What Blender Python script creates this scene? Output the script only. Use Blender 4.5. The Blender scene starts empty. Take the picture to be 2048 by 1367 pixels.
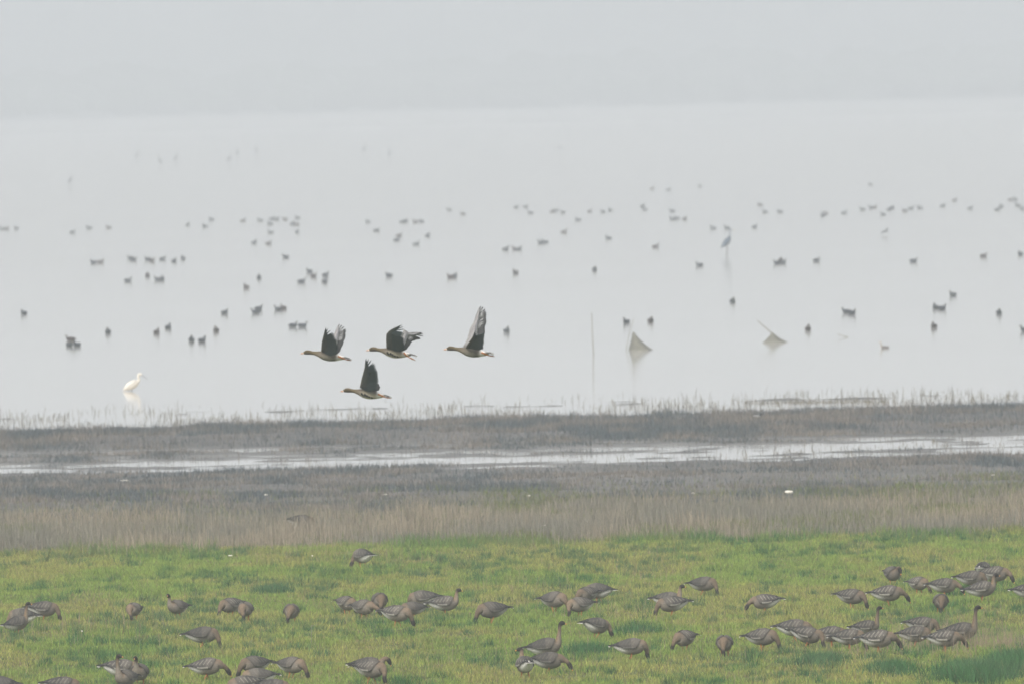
import bpy, math, random
import numpy as np
from mathutils import Vector, Matrix

R = math.radians
sc = bpy.context.scene
COL = sc.collection

# ------------------------------------------------------------------ camera
CAM_H = 9.5
F = 34133.0                       # focal length in pixels of a 2048 wide frame (600 mm lens on 36 mm)
PITCH = math.atan(533.5 / F)
ROLL = R(-1.3)
cam_d = bpy.data.cameras.new("camera")
cam_d.lens = 600.0; cam_d.sensor_width = 36.0
cam_d.clip_start = 1.0; cam_d.clip_end = 20000.0
cam_d.dof.use_dof = True; cam_d.dof.focus_distance = 272.0; cam_d.dof.aperture_fstop = 7.2
cam = bpy.data.objects.new("camera", cam_d)
CR = Matrix.Rotation(math.pi / 2 - PITCH, 3, 'X') @ Matrix.Rotation(ROLL, 3, 'Z')
cam.matrix_world = Matrix.Translation((0, 0, CAM_H)) @ CR.to_4x4()
COL.objects.link(cam); sc.camera = cam

# ------------------------------------------------------------------ sky, sun, exposure
SUN_EL, SUN_AZ = 50.0, 205.0      # high, veiled, behind the camera
w = bpy.data.worlds.new("World"); sc.world = w; w.use_nodes = True
nt = w.node_tree; nt.nodes.clear()
sky = nt.nodes.new('ShaderNodeTexSky'); sky.sky_type = 'NISHITA'; sky.sun_disc = False
sky.sun_elevation = R(SUN_EL); sky.sun_rotation = R(SUN_AZ)
sky.air_density = 1.0; sky.dust_density = 6.0; sky.ozone_density = 1.0
hs = nt.nodes.new('ShaderNodeHueSaturation'); hs.inputs['Saturation'].default_value = 0.22
bgn = nt.nodes.new('ShaderNodeBackground'); bgn.inputs['Strength'].default_value = 0.10
wo = nt.nodes.new('ShaderNodeOutputWorld')
nt.links.new(sky.outputs[0], hs.inputs['Color']); nt.links.new(hs.outputs[0], bgn.inputs['Color'])
nt.links.new(bgn.outputs[0], wo.inputs['Surface'])
sd = bpy.data.lights.new("sun", 'SUN'); sd.energy = 1.2; sd.angle = R(18); sd.color = (1.0, 0.96, 0.9)
so = bpy.data.objects.new("sun", sd)
so.rotation_euler = (R(90 - SUN_EL), 0, R(180 - SUN_AZ)); COL.objects.link(so)
sc.view_settings.view_transform = 'Standard'; sc.view_settings.look = 'None'
sc.view_settings.exposure = 0.75; sc.view_settings.gamma = 1.0
sc.cycles.volume_bounces = 1

# ------------------------------------------------------------------ noise
def hash2(ix, iy, s):
    n = (ix.astype(np.int64) * 374761393 + iy.astype(np.int64) * 668265263 + s * 974634777) & 0x7fffffff
    n = ((n ^ (n >> 13)) * 1274126177) & 0x7fffffff
    n = n ^ (n >> 16)
    return (n & 0xffffff) / float(0xffffff)
def vnoise(x, y, s=0):
    x = np.asarray(x, float); y = np.asarray(y, float)
    ix = np.floor(x); iy = np.floor(y); fx = x - ix; fy = y - iy
    fx = fx * fx * (3 - 2 * fx); fy = fy * fy * (3 - 2 * fy)
    a = hash2(ix, iy, s); b = hash2(ix + 1, iy, s); c = hash2(ix, iy + 1, s); d = hash2(ix + 1, iy + 1, s)
    return (a * (1 - fx) + b * fx) * (1 - fy) + (c * (1 - fx) + d * fx) * fy
def fbm(x, y, s=0, o=4):
    t = 0; a = .5; m = 0
    for i in range(o):
        t = t + a * vnoise(x * 2 ** i, y * 2 ** i, s + i * 17); m += a; a *= .5
    return t / m

# ------------------------------------------------------------------ ground height: meadow, reed belt, mud, channel, mud, bar, lake bed
PD = [0, 200, 300, 334, 340, 362, 385, 403, 411, 418, 428, 434, 440, 455, 466, 472, 478, 485, 489, 493, 498, 520, 600]
PH = [.6, .45, .32, .27, .23, .17, .13, .09, .035, -.018, -.010, .005, .03, .085, .07, .015, -.035, -.03, -.005, -.01, -.08, -.4, -1.5]
def ground(x, y):
    x = np.asarray(x, float); y = np.asarray(y, float)
    yy = y + 2.4 * (fbm(x * .13, y * .03, 5) - .5) - .06 * x * (y > 405)
    h = np.interp(yy, PD, PH)
    wet = np.clip((yy - 385) / 20, 0, 1)
    h = h + (fbm(x * .9, y * .35, 11) - .5) * (.09 - .035 * wet)
    bars = np.clip((yy - 408) / 6, 0, 1) * np.clip((446 - yy) / 6, 0, 1)
    h = h + bars * ((fbm(x * .22, y * .5, 31) - .5) * .085 + (fbm(x * 1.3, y * .9, 32) - .5) * .06 + .012 * np.clip((3 - x) / 6, 0, 1))
    bar2 = np.exp(-((yy - 489) / 2.2) ** 2) * (fbm(x * .25 + 3, y * .2, 77) - .38) * .11 * np.clip((x - 3) / 4, 0, 1)
    rill = np.exp(-((yy - 441) / 2.5) ** 2) * np.clip((2 - x) / 8, 0, 1) * .075
    return h + bar2 - rill
def gz(x, y): return float(ground(x, y))

# ------------------------------------------------------------------ pixel (2048 frame) to world
def ray(px, py):
    return CR @ Vector(((px - 1024) / F, -(py - 683.5) / F, -1.0))
def at_z(px, py, z):
    r = ray(px, py); t = (z - CAM_H) / r.z
    return Vector((r.x * t, r.y * t, z))
def at_d(px, py, d):
    r = ray(px, py); t = d / r.y
    return Vector((r.x * t, d, CAM_H + r.z * t))
def at_ground(px, py, up=0.0):
    z = 0.2
    for _ in range(8):
        p = at_z(px, py, z + up); z = max(gz(p.x, p.y), 0.0)
    return Vector((p.x, p.y, z))

# ------------------------------------------------------------------ materials
def new_mat(name):
    m = bpy.data.materials.new(name); m.use_nodes = True
    return m, m.node_tree, m.node_tree.nodes['Principled BSDF']
def mat_col(name, color=None, rough=.9, var=.25, scale=30.0, spec=.2, transl=0.0):
    """base colour from `color` or from the Col attribute, broken up by noise"""
    m, t, b = new_mat(name); L = t.links
    b.inputs['Roughness'].default_value = rough
    b.inputs['Specular IOR Level'].default_value = spec
    if color is None:
        a = t.nodes.new('ShaderNodeAttribute'); a.attribute_name = 'Col'; src = a.outputs['Color']
    else:
        rgb = t.nodes.new('ShaderNodeRGB'); rgb.outputs[0].default_value = (*color, 1); src = rgb.outputs[0]
    tc = t.nodes.new('ShaderNodeTexCoord')
    nz = t.nodes.new('ShaderNodeTexNoise'); nz.inputs['Scale'].default_value = scale; nz.inputs['Detail'].default_value = 3
    L.new(tc.outputs['Object'], nz.inputs['Vector'])
    mr = t.nodes.new('ShaderNodeMapRange'); mr.inputs['From Min'].default_value = .3; mr.inputs['From Max'].default_value = .7
    mr.inputs['To Min'].default_value = 1 - var; mr.inputs['To Max'].default_value = 1 + var
    L.new(nz.outputs['Fac'], mr.inputs['Value'])
    mx = t.nodes.new('ShaderNodeVectorMath'); mx.operation = 'SCALE'
    L.new(src, mx.inputs[0]); L.new(mr.outputs[0], mx.inputs['Scale'])
    L.new(mx.outputs[0], b.inputs['Base Color'])
    return m
M_FEATHER = mat_col('feather', None, .85, .22, 55)
M_PLUME = mat_col('plumage', None, .8, .16, 40)
M_BLADE = mat_col('plant_blade', None, .9, .12, 3, .1)
M_ORANGE = mat_col('orange_skin', (.42, .16, .055), .6, .1, 60)
M_BILL = mat_col('bill_horn', None, .5, .05, 60)
M_EYE = mat_col('eye_dark', (.01, .008, .006), .2, .0, 10, .5)
M_POLE = mat_col('bamboo_pole', (.24, .23, .19), .8, .25, 12)
M_NET = mat_col('net_mesh', (.17, .165, .135), .9, .2, 14)
M_LEGD = mat_col('dark_leg_skin', (.05, .05, .045), .6, .1, 60)
M_STONE = mat_col('shell_white', (.78, .74, .66), .7, .15, 25)

def mat_ground():
    m, t, b = new_mat('marsh_soil'); L = t.links; N = t.nodes
    a = N.new('ShaderNodeAttribute'); a.attribute_name = 'Col'
    wet = N.new('ShaderNodeAttribute'); wet.attribute_name = 'wet'
    tc = N.new('ShaderNodeTexCoord'); nz = N.new('ShaderNodeTexNoise'); nz.inputs['Scale'].default_value = 1.3
    nz.inputs['Detail'].default_value = 6; nz.inputs['Roughness'].default_value = .65
    L.new(tc.outputs['Object'], nz.inputs['Vector'])
    mr = N.new('ShaderNodeMapRange'); mr.inputs['From Min'].default_value = .3; mr.inputs['From Max'].default_value = .7
    mr.inputs['To Min'].default_value = .65; mr.inputs['To Max'].default_value = 1.35
    L.new(nz.outputs['Fac'], mr.inputs['Value'])
    mx = N.new('ShaderNodeVectorMath'); mx.operation = 'SCALE'
    L.new(a.outputs['Color'], mx.inputs[0]); L.new(mr.outputs[0], mx.inputs['Scale']); L.new(mx.outputs[0], b.inputs['Base Color'])
    rr = N.new('ShaderNodeMapRange'); rr.inputs['To Min'].default_value = .95; rr.inputs['To Max'].default_value = .38
    L.new(wet.outputs['Fac'], rr.inputs['Value']); L.new(rr.outputs[0], b.inputs['Roughness'])
    b.inputs['Specular IOR Level'].default_value = .25
    bp = N.new('ShaderNodeBump'); bp.inputs['Strength'].default_value = .5; bp.inputs['Distance'].default_value = .03
    L.new(nz.outputs['Fac'], bp.inputs['Height']); L.new(bp.outputs[0], b.inputs['Normal'])
    return m
def mat_water():
    m, t, b = new_mat('lake_surface'); L = t.links; N = t.nodes
    b.inputs['Base Color'].default_value = (.66, .64, .60, 1); b.inputs['IOR'].default_value = 1.33
    tc = N.new('ShaderNodeTexCoord'); mp = N.new('ShaderNodeMapping'); mp.inputs['Scale'].default_value = (.05, .02, 1)
    nz = N.new('ShaderNodeTexNoise'); nz.inputs['Scale'].default_value = 1.0; nz.inputs['Detail'].default_value = 3
    L.new(tc.outputs['Object'], mp.inputs[0]); L.new(mp.outputs[0], nz.inputs['Vector'])
    rr = N.new('ShaderNodeMapRange'); rr.inputs['To Min'].default_value = -.006; rr.inputs['To Max'].default_value = .008
    L.new(nz.outputs['Fac'], rr.inputs['Value'])
    sx = N.new('ShaderNodeSeparateXYZ'); L.new(tc.outputs['Object'], sx.inputs[0])
    ry = N.new('ShaderNodeMapRange'); ry.inputs['From Min'].default_value = 600; ry.inputs['From Max'].default_value = 4500   # wind ruffles the open water
    ry.inputs['To Min'].default_value = .07; ry.inputs['To Max'].default_value = .20
    L.new(sx.outputs['Y'], ry.inputs['Value'])
    ad = N.new('ShaderNodeMath'); ad.operation = 'ADD'; L.new(rr.outputs[0], ad.inputs[0]); L.new(ry.outputs[0], ad.inputs[1])
    L.new(ad.outputs[0], b.inputs['Roughness'])
    return m

# ------------------------------------------------------------------ object helpers
def tag(o, label=None, cat=None, group=None, kind=None):
    if label: o['label'] = label
    if cat: o['category'] = cat
    if group: o['group'] = group
    if kind: o['kind'] = kind
    return o
def np_mesh(name, v, f, col=None, mat=None, smooth=False):
    me = bpy.data.meshes.new(name)
    v = np.asarray(v, np.float32); f = np.asarray(f, np.int32); n = f.shape[1]
    me.vertices.add(len(v)); me.vertices.foreach_set('co', v.ravel())
    me.loops.add(f.size); me.loops.foreach_set('vertex_index', f.ravel())
    me.polygons.add(len(f)); me.polygons.foreach_set('loop_start', np.arange(0, f.size, n, dtype=np.int32))
    me.polygons.foreach_set('loop_total', np.full(len(f), n, np.int32))
    if smooth: me.polygons.foreach_set('use_smooth', np.ones(len(f), bool))
    me.update(calc_edges=True)
    if col is not None:
        at = me.attributes.new('Col', 'FLOAT_COLOR', 'POINT')
        c = np.ones((len(v), 4), np.float32); c[:, :3] = col
        at.data.foreach_set('color', c.ravel())
    if mat: me.materials.append(mat)
    return me
def link(name, me, parent=None, loc=(0, 0, 0)):
    o = bpy.data.objects.new(name, me); o.location = loc; COL.objects.link(o)
    if parent: o.parent = parent
    return o
class MB:
    def __init__(s): s.v = []; s.f = []; s.c = []
    def grid(s, P, C, close=False, caps=False):
        """P: rows x cols points, C colours"""
        b = len(s.v); nr = len(P); nc = len(P[0])
        for r in range(nr):
            for c in range(nc): s.v.append(tuple(P[r][c])); s.c.append(tuple(C[r][c]))
        for r in range(nr - 1):
            for c in range(nc if close else nc - 1):
                c2 = (c + 1) % nc
                s.f.append((b + r * nc + c, b + r * nc + c2, b + (r + 1) * nc + c2, b + (r + 1) * nc + c))
        if caps:
            for r in (0, nr - 1):
                ctr = Vector((0, 0, 0))
                for c in range(nc): ctr += Vector(P[r][c])
                k = len(s.v); s.v.append(tuple(ctr / nc)); s.c.append(tuple(C[r][0]))
                for c in range(nc):
                    c2 = (c + 1) % nc; q = (b + r * nc + c, b + r * nc + c2, k)
                    s.f.append(q[::-1] if r == 0 else q)
        return s
    def mesh(s, name, mat, smooth=True):
        me = bpy.data.meshes.new(name); me.from_pydata(s.v, [], s.f)
        at = me.attributes.new('Col', 'FLOAT_COLOR', 'POINT')
        at.data.foreach_set('color', np.array([(*c, 1) for c in s.c], np.float32).ravel())
        if smooth: me.polygons.foreach_set('use_smooth', np.ones(len(me.polygons), bool))
        me.materials.append(mat); me.update(); return me
def cr(a, b, c, d, t):
    return .5 * ((2 * b) + (-a + c) * t + (2 * a - 5 * b + 4 * c - d) * t * t + (-a + 3 * b - 3 * c + d) * t ** 3)
def spline(K, sub):
    K = np.array(K, float); n = len(K); out = []
    for i in range(n - 1):
        a = K[max(i - 1, 0)]; b = K[i]; c = K[i + 1]; d = K[min(i + 2, n - 1)]
        for j in range(sub): out.append(cr(a, b, c, d, j / sub))
    out.append(K[-1]); return np.array(out)
def loft(mb, keys, nseg=12, sub=3):
    """keys: x,y,z, halfwidth, halfheight, yaw, top rgb, bottom rgb"""
    S = spline(keys, sub); n = len(S); P = []; C = []
    for i in range(n):
        p = Vector(S[i][:3]); t = Vector(S[min(i + 1, n - 1)][:3]) - Vector(S[max(i - 1, 0)][:3]); t.normalize()
        yaw = S[i][5]; sd_ = Vector((-math.sin(yaw), math.cos(yaw), 0)); sd_ = (sd_ - t * sd_.dot(t)).normalized()
        up = t.cross(sd_); hw, hh = max(S[i][3], .002), max(S[i][4], .002); row = []; cc = []
        for k in range(nseg):
            a = 2 * math.pi * k / nseg
            row.append(p + sd_ * (math.cos(a) * hw) + up * (math.sin(a) * hh))
            q = .5 + .5 * math.sin(a); q = q * q * (3 - 2 * q)
            cc.append([max(0, S[i][9 + j] * (1 - q) + S[i][6 + j] * q) for j in range(3)])
        P.append(row); C.append(cc)
    mb.grid(P, C, True, True); return S
def tube(mb, pts, rad, col=(.3, .3, .3), n=6):
    P = []; C = []
    m = len(pts); pts = [Vector(p) for p in pts]
    for i, p in enumerate(pts):
        t = (pts[min(i + 1, m - 1)] - pts[max(i - 1, 0)]).normalized()
        a = t.cross(Vector((0, 1, 0))); a = a.normalized() if a.length > .05 else Vector((1, 0, 0)); b = t.cross(a)
        r = rad[i] if isinstance(rad, (list, tuple)) else rad
        P.append([p + a * math.cos(2 * math.pi * k / n) * r + b * math.sin(2 * math.pi * k / n) * r for k in range(n)])
        C.append([col] * n)
    mb.grid(P, C, True, True); return mb

# ================================================================== SETTING
# ---- ground sheet
xs = np.unique(np.concatenate([np.linspace(-900, -60, 22), np.linspace(-60, -16, 30), np.arange(-16, 16.01, .22), np.linspace(16, 60, 30), np.linspace(60, 900, 22)]))
ys = np.unique(np.concatenate([np.linspace(-60, 240, 60), np.arange(240, 500, .42), np.linspace(500, 600, 20)]))
X, Y = np.meshgrid(xs, ys); Z = ground(X, Y)
nx, ny = len(xs), len(ys)
V = np.stack([X.ravel(), Y.ravel(), Z.ravel()], 1)
ii = (np.arange(ny - 1)[:, None] * nx + np.arange(nx - 1)[None, :]).ravel()
Fq = np.stack([ii, ii + 1, ii + nx + 1, ii + nx], 1)
yy = V[:, 1] + 4 * (fbm(V[:, 0] * .15, V[:, 1] * .05, 9) - .5)
def ramp(t, ks, cs):
    cs = np.array(cs); return np.stack([np.interp(t, ks, cs[:, j]) for j in range(3)], 1)
GC = ramp(yy, [0, 325, 338, 375, 385, 400, 412, 440, 450, 480],
          [(.085, .105, .03), (.085, .105, .03), (.11, .10, .065), (.12, .115, .09), (.125, .122, .118), (.14, .137, .133),
           (.14, .138, .134), (.14, .138, .134), (.125, .122, .12), (.12, .12, .118)])
gn = fbm(V[:, 0] * .3, V[:, 1] * .12, 3)
GC = GC * (.7 + .6 * gn)[:, None]
gme = np_mesh('ground', V, Fq, GC, mat_ground(), True)
wa = gme.attributes.new('wet', 'FLOAT', 'POINT')
wa.data.foreach_set('value', (np.clip((V[:, 1] - 395) / 15, 0, 1) * np.clip(1 - V[:, 2] / .05, 0, 1)).astype(np.float32))
tag(link('ground', gme), kind='structure')

# ---- water
wv = [(-2500, 395, 0), (2500, 395, 0), (2500, 4900, 0), (-2500, 4900, 0)]
tag(link('lake', np_mesh('lake', wv, [(0, 1, 2, 3)], None, mat_water())), kind='structure')

# ---- far shore: bank, wooded belt and hills, all deep in the haze
def strip(name, d0, d1, zfun, col, nx=160, ny=14, wid=1400):
    xs = np.linspace(-wid, wid, nx); ts = np.linspace(0, 1, ny)
    X, T = np.meshgrid(xs, ts); Yv = d0 + (d1 - d0) * T; Zv = zfun(X, T)
    v = np.stack([X.ravel(), Yv.ravel(), Zv.ravel()], 1)
    ii = (np.arange(ny - 1)[:, None] * nx + np.arange(nx - 1)[None, :]).ravel()
    f = np.stack([ii, ii + 1, ii + nx + 1, ii + nx], 1)
    m = mat_col(name + '_cover', col, .95, .35, .01, .05)
    return tag(link(name, np_mesh(name, v, f, None, m, True)), kind='structure')
strip('far_shore', 4740, 5320, lambda X, T: -1 + 3.0 * np.clip(T * 4, 0, 1) + .8 * vnoise(X * .02, T * 3, 8), (.06, .065, .055))
strip('hills', 5300, 9000, lambda X, T: 1 + 72 * T ** .9 + 14 * T * fbm(X * .004, T * 3, 21), (.045, .06, .04), 200, 40, 2400)

# far wood on the bank: many rounded crowns in one mass
rng = np.random.default_rng(4)
def crown_mass():
    mb_v = []; mb_f = []; b = 0
    n = 1500
    base = []
    for i in range(7):
        for j in range(10):
            a = math.pi * i / 6; c = 2 * math.pi * j / 10
            base.append((math.sin(a) * math.cos(c), math.sin(a) * math.sin(c), math.cos(a)))
    base = np.array(base); fc = []
    for i in range(6):
        for j in range(10):
            fc.append((i * 10 + j, i * 10 + (j + 1) % 10, (i + 1) * 10 + (j + 1) % 10, (i + 1) * 10 + j))
    fc = np.array(fc)
    for k in range(n):
        x = rng.uniform(-420, 420); far_ = rng.random() < .4; y = rng.uniform(5120, 5280) if far_ else rng.uniform(4800, 4915)
        r = rng.uniform(2.2, 3.6) * (.8 + .4 * vnoise(x * .01, 3.0, 4)); hgt = rng.uniform(.8, 1.2) * r
        if far_: r *= 1.8; hgt *= 2.1
        j = 1 + .25 * (rng.random(len(base)) - .5)
        v = base * j[:, None] * np.array([r * 1.5, r, hgt]) + np.array([x, y, 1.5 + hgt * .6])
        mb_v.append(v); mb_f.append(fc + b); b += len(base)
    return np.concatenate(mb_v), np.concatenate(mb_f)
cv, cf = crown_mass()
tag(link('far_wood', np_mesh('far_wood', cv, cf, None, mat_col('far_foliage', (.05, .07, .04), .95, .3, .2, .05), True)),
    'faint blue-grey belt of trees along the far shore, fading in mist', 'wood', kind='stuff')

# ================================================================== VEGETATION (uncountable: stuff)
def blades(x, y, hgt, wid, lean, col, tipcol, seed, segs=1):
    """one bent blade each: triangle (segs=1) or bent strip (segs=2)"""
    g = np.random.default_rng(seed); n = len(x)
    z = ground(x, y)
    az = g.uniform(0, 2 * np.pi, n); dx = np.cos(az); dy = np.sin(az)
    wa = g.uniform(-.9, .9, n); wx = np.cos(wa) * wid * .5; wy = np.sin(wa) * wid * .5
    lx = dx * lean * hgt; ly = dy * lean * hgt
    b0 = np.stack([x - wx, y - wy, z - .01], 1); b1 = np.stack([x + wx, y + wy, z - .01], 1)
    if segs == 1:
        t = np.stack([x + lx, y + ly, z + hgt], 1)
        v = np.stack([b0, b1, t], 1).reshape(-1, 3)
        c = np.stack([col, col, tipcol], 1).reshape(-1, 3)
        f = np.arange(3 * n).reshape(-1, 3)
    else:
        k = .75
        m0 = np.stack([x - wx * .8 + lx * .4, y - wy * .8 + ly * .4, z + hgt * .6], 1)
        m1 = np.stack([x + wx * .8 + lx * .4, y + wy * .8 + ly * .4, z + hgt * .6], 1)
        t = np.stack([x + lx, y + ly, z + hgt], 1)
        v = np.stack([b0, b1, m1, m0, t], 1).reshape(-1, 3)
        mc = (col + tipcol) / 2
        c = np.stack([col, col, mc, mc, tipcol], 1).reshape(-1, 3)
        i = np.arange(n)[:, None] * 5
        f = np.concatenate([i + np.array([[0, 1, 2]]), i + np.array([[0, 2, 3]]), i + np.array([[3, 2, 4]])])
    return v, f, c
def scatter(n, d0, d1, g, marg=3.0):
    """points in the wedge the lens sees between two distances, plus a margin"""
    u = g.random(n); y = np.sqrt(d0 ** 2 + u * (d1 ** 2 - d0 ** 2))
    hw = y * 1024 / F + marg
    return g.uniform(-1, 1, n) * hw, y
def mixc(a, b, t): return np.array(a)[None, :] * (1 - t[:, None]) + np.array(b)[None, :] * t[:, None]
def sstep(a, b, t): t = np.clip((t - a) / (b - a), 0, 1); return t * t * (3 - 2 * t)
PATCH = [(1955, 1352, .34, 2.2), (2040, 1335, .30, 2.5), (1785, 1342, .16, 1.2), (1640, 1325, .14, 1.0), (1175, 1306, .14, 1.0), (545, 1185, .12, 1), (1275, 1268, .13, 1)]  # tall dark clumps

g = np.random.default_rng(1)
def meadow_edge(x): return 337.0 + 9 * (fbm(x * .45, x * 0, 40) - .5)
x, y = scatter(430000, 250, 342, g); k = y < meadow_edge(x); x, y = x[k], y[k]
bare = sstep(.56, .70, fbm(x * .6, y * .10, 71)); clump = 0 * x
hg = (.035 + .045 * g.random(len(x))) * (1 - .45 * bare)
# tufts: each a knot of taller blades sharing height and hue
tx, ty = scatter(15000, 250, 342, g); k = ty < meadow_edge(tx) + 1; tx, ty = tx[k], ty[k]; nt_ = len(tx)
tr = g.uniform(.05, .22, nt_); th = g.uniform(.055, .11, nt_) * (.75 + .6 * sstep(.45, .65, fbm(tx * .9, ty * .25, 52))); tt = .45 * g.random(nt_) ** 1.4
kn = g.random(nt_) < .05 + .22 * sstep(.50, .66, fbm(tx * .5, ty * .12, 53)); tt[kn] = g.uniform(.7, 1.15, kn.sum()); th[kn] = g.uniform(.10, .18, kn.sum()); tr[kn] = g.uniform(.035, .11, kn.sum()); kx, ky, kr, kh, kt = tx[kn], ty[kn], tr[kn], th[kn], tt[kn]
tx = np.concatenate([tx, kx]); ty = np.concatenate([ty, ky]); tr = np.concatenate([tr, kr]); th = np.concatenate([th, kh]); tt = np.concatenate([tt, kt])
ex, ey, er, eh = [], [], [], []
for (px, py, rx, ry) in PATCH:
    c = at_ground(px, py); m_ = int(420 * rx * ry) + 8; ex.append(g.normal(c.x, rx * .6, m_)); ey.append(g.normal(c.y, ry * .6, m_)); er.append(g.uniform(.08, .2, m_)); eh.append(g.uniform(.12, .24, m_) * (.75 + 1.5 * rx))
ex, ey, er, eh = map(np.concatenate, (ex, ey, er, eh))
fx = g.uniform(-9, 9, 620); fy = meadow_edge(fx) + g.normal(-.6, 1.5, 620) * (1 + 1.2 * vnoise(fx * .6, fx * 0, 8)); kf = vnoise(fx * .9, fx * 0, 9) > .32; fx, fy = fx[kf], fy[kf]
ex = np.concatenate([ex, fx]); ey = np.concatenate([ey, fy]); er = np.concatenate([er, g.uniform(.06, .25, len(fx))]); eh = np.concatenate([eh, g.uniform(.12, .26, len(fx))])
tx = np.concatenate([tx, ex]); ty = np.concatenate([ty, ey]); tr = np.concatenate([tr, er]); th = np.concatenate([th, eh]); tt = np.concatenate([tt, g.uniform(1.0, 1.2, len(ex) - len(fx)), g.uniform(.3, 1.0, len(fx))])
per = 22; M_ = len(tx)
bx = np.repeat(tx, per) + g.normal(0, 1, M_ * per) * np.repeat(tr, per); by = np.repeat(ty, per) + g.normal(0, 1, M_ * per) * np.repeat(tr, per)
bh = np.repeat(th, per) * g.uniform(.5, 1.1, M_ * per); bt = np.repeat(tt, per)
x = np.concatenate([x, bx]); y = np.concatenate([y, by]); hgt = np.concatenate([hg, bh]); lu = np.clip(np.concatenate([clump, bt]), 0, 1.2); n = len(x)
bare = np.concatenate([bare, np.zeros(len(bx))])
dry = sstep(.40, .62, .6 * fbm(x * .45 + 7, y * .10, 61) + .4 * fbm(x * 1.9, y * .35, 62))
col = mixc((.212, .292, .062), (.300, .308, .082), dry)
col = mixc((1, 1, 1), (.22, .44, .70), np.clip(lu, 0, 1)) * col
br = g.random(n) < (.05 + .12 * dry + .25 * bare) * (1 - np.clip(lu, 0, .9))
col[br] = np.array((.27, .215, .115)) * (.6 + .6 * g.random(br.sum()))[:, None]
col = col * (.62 + .76 * g.random(n))[:, None]
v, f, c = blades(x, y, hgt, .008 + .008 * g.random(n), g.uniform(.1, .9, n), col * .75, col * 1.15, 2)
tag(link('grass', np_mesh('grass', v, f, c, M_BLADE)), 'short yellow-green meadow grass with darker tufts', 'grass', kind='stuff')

# sparse dead stems standing in the meadow, thicker by the upright goose at right
g = np.random.default_rng(22)
x, y = scatter(12000, 252, 340, g); k = g.random(len(x)) < .05 + .5 * sstep(325, 339, y) * fbm(x * .6, y * .1, 97) + .9 * sstep(.60, .74, fbm(x * .4, y * .1, 91))
x, y = x[k], y[k]
c0 = at_ground(1950, 1295); c1 = at_ground(1870, 1268); c2 = at_ground(90, 1262)
xb = np.concatenate([g.normal(c0.x, .95, 900), g.normal(c1.x, .6, 260), g.normal(c2.x, 1.3, 260)])
yb = np.concatenate([g.normal(c0.y, 1.6, 900), g.normal(c1.y, 1.2, 260), g.normal(c2.y, 3.5, 260)])
x = np.concatenate([x, xb]); y = np.concatenate([y, yb]); n = len(x)
hgt = g.uniform(.12, .30, n); hgt[-len(xb):] += .08
col = mixc((.26, .21, .13), (.34, .26, .20), g.random(n)) * (.6 + .5 * g.random(n))[:, None]
v, f, c = blades(x, y, hgt, .007 + 0 * x, g.uniform(0, .3, n), col, col * 1.1, 23)
tag(link('dry_stems', np_mesh('dry_stems', v, f, c, M_BLADE)), 'scattered straw-coloured dead stems standing in the green meadow', 'dead grass', kind='stuff')

# reed belt
g = np.random.default_rng(5)
x, y = scatter(165000, 331, 400, g)
den = sstep(333, 342, y - 9 * (fbm(x * .45, x * 0, 40) - .5) + 4 * (g.random(len(x)) - .5)) * (.3 + .7 * sstep(.36, .56, fbm(x * .8, y * .25, 401))) * (1 - .97 * sstep(348, 382, y + 14 * (fbm(x * .2, y * .1, 42) - .5)))
gap = sstep(.56, .68, fbm(x * .28 + 2, y * .11, 43) + .008 * x)
k = g.random(len(x)) < den * (1 - .8 * gap)
x, y = x[k], y[k]; n = len(x)
tall = 1 - .5 * sstep(350, 385, y)
hgt = g.uniform(.08, .42, n) * tall * (.45 + 1.1 * fbm(x * .9, y * .3, 44)) * np.where(g.random(n) < .05, 1.35, 1)
col = mixc((.275, .235, .175), (.20, .19, .155), sstep(.35, .65, fbm(x * .5, y * .15, 45))) * (.65 + .55 * g.random(n))[:, None]
v, f, c = blades(x, y, hgt, .006 + .006 * g.random(n), np.where(g.random(n) < .12, g.uniform(.4, 1.1, n), g.uniform(0, .25, n)), col, col * 1.15, 6, 2)
tag(link('reeds', np_mesh('reeds', v, f, c, M_BLADE)), 'belt of dead grey-tan reeds between meadow and mud', 'reeds', kind='stuff')
# green undergrowth in the reed gaps
g = np.random.default_rng(7)
x, y = scatter(110000, 333, 390, g)
gap = np.maximum(sstep(.54, .68, fbm(x * .28 + 2, y * .11, 43) + .010 * x), .10); k = g.random(len(x)) < gap * (1 - .5 * sstep(355, 388, y))
x, y = x[k], y[k]; n = len(x)
col = mixc((.13, .19, .04), (.18, .17, .07), g.random(n)) * (.6 + .6 * g.random(n))[:, None]
v, f, c = blades(x, y, g.uniform(.06, .18, n), .014 + 0 * x, g.uniform(.1, .8, n), col * .8, col * 1.1, 8)
tag(link('undergrowth', np_mesh('undergrowth', v, f, c, M_BLADE)), 'low green shoots showing through gaps in the reed belt', 'ground cover', kind='stuff')
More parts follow.
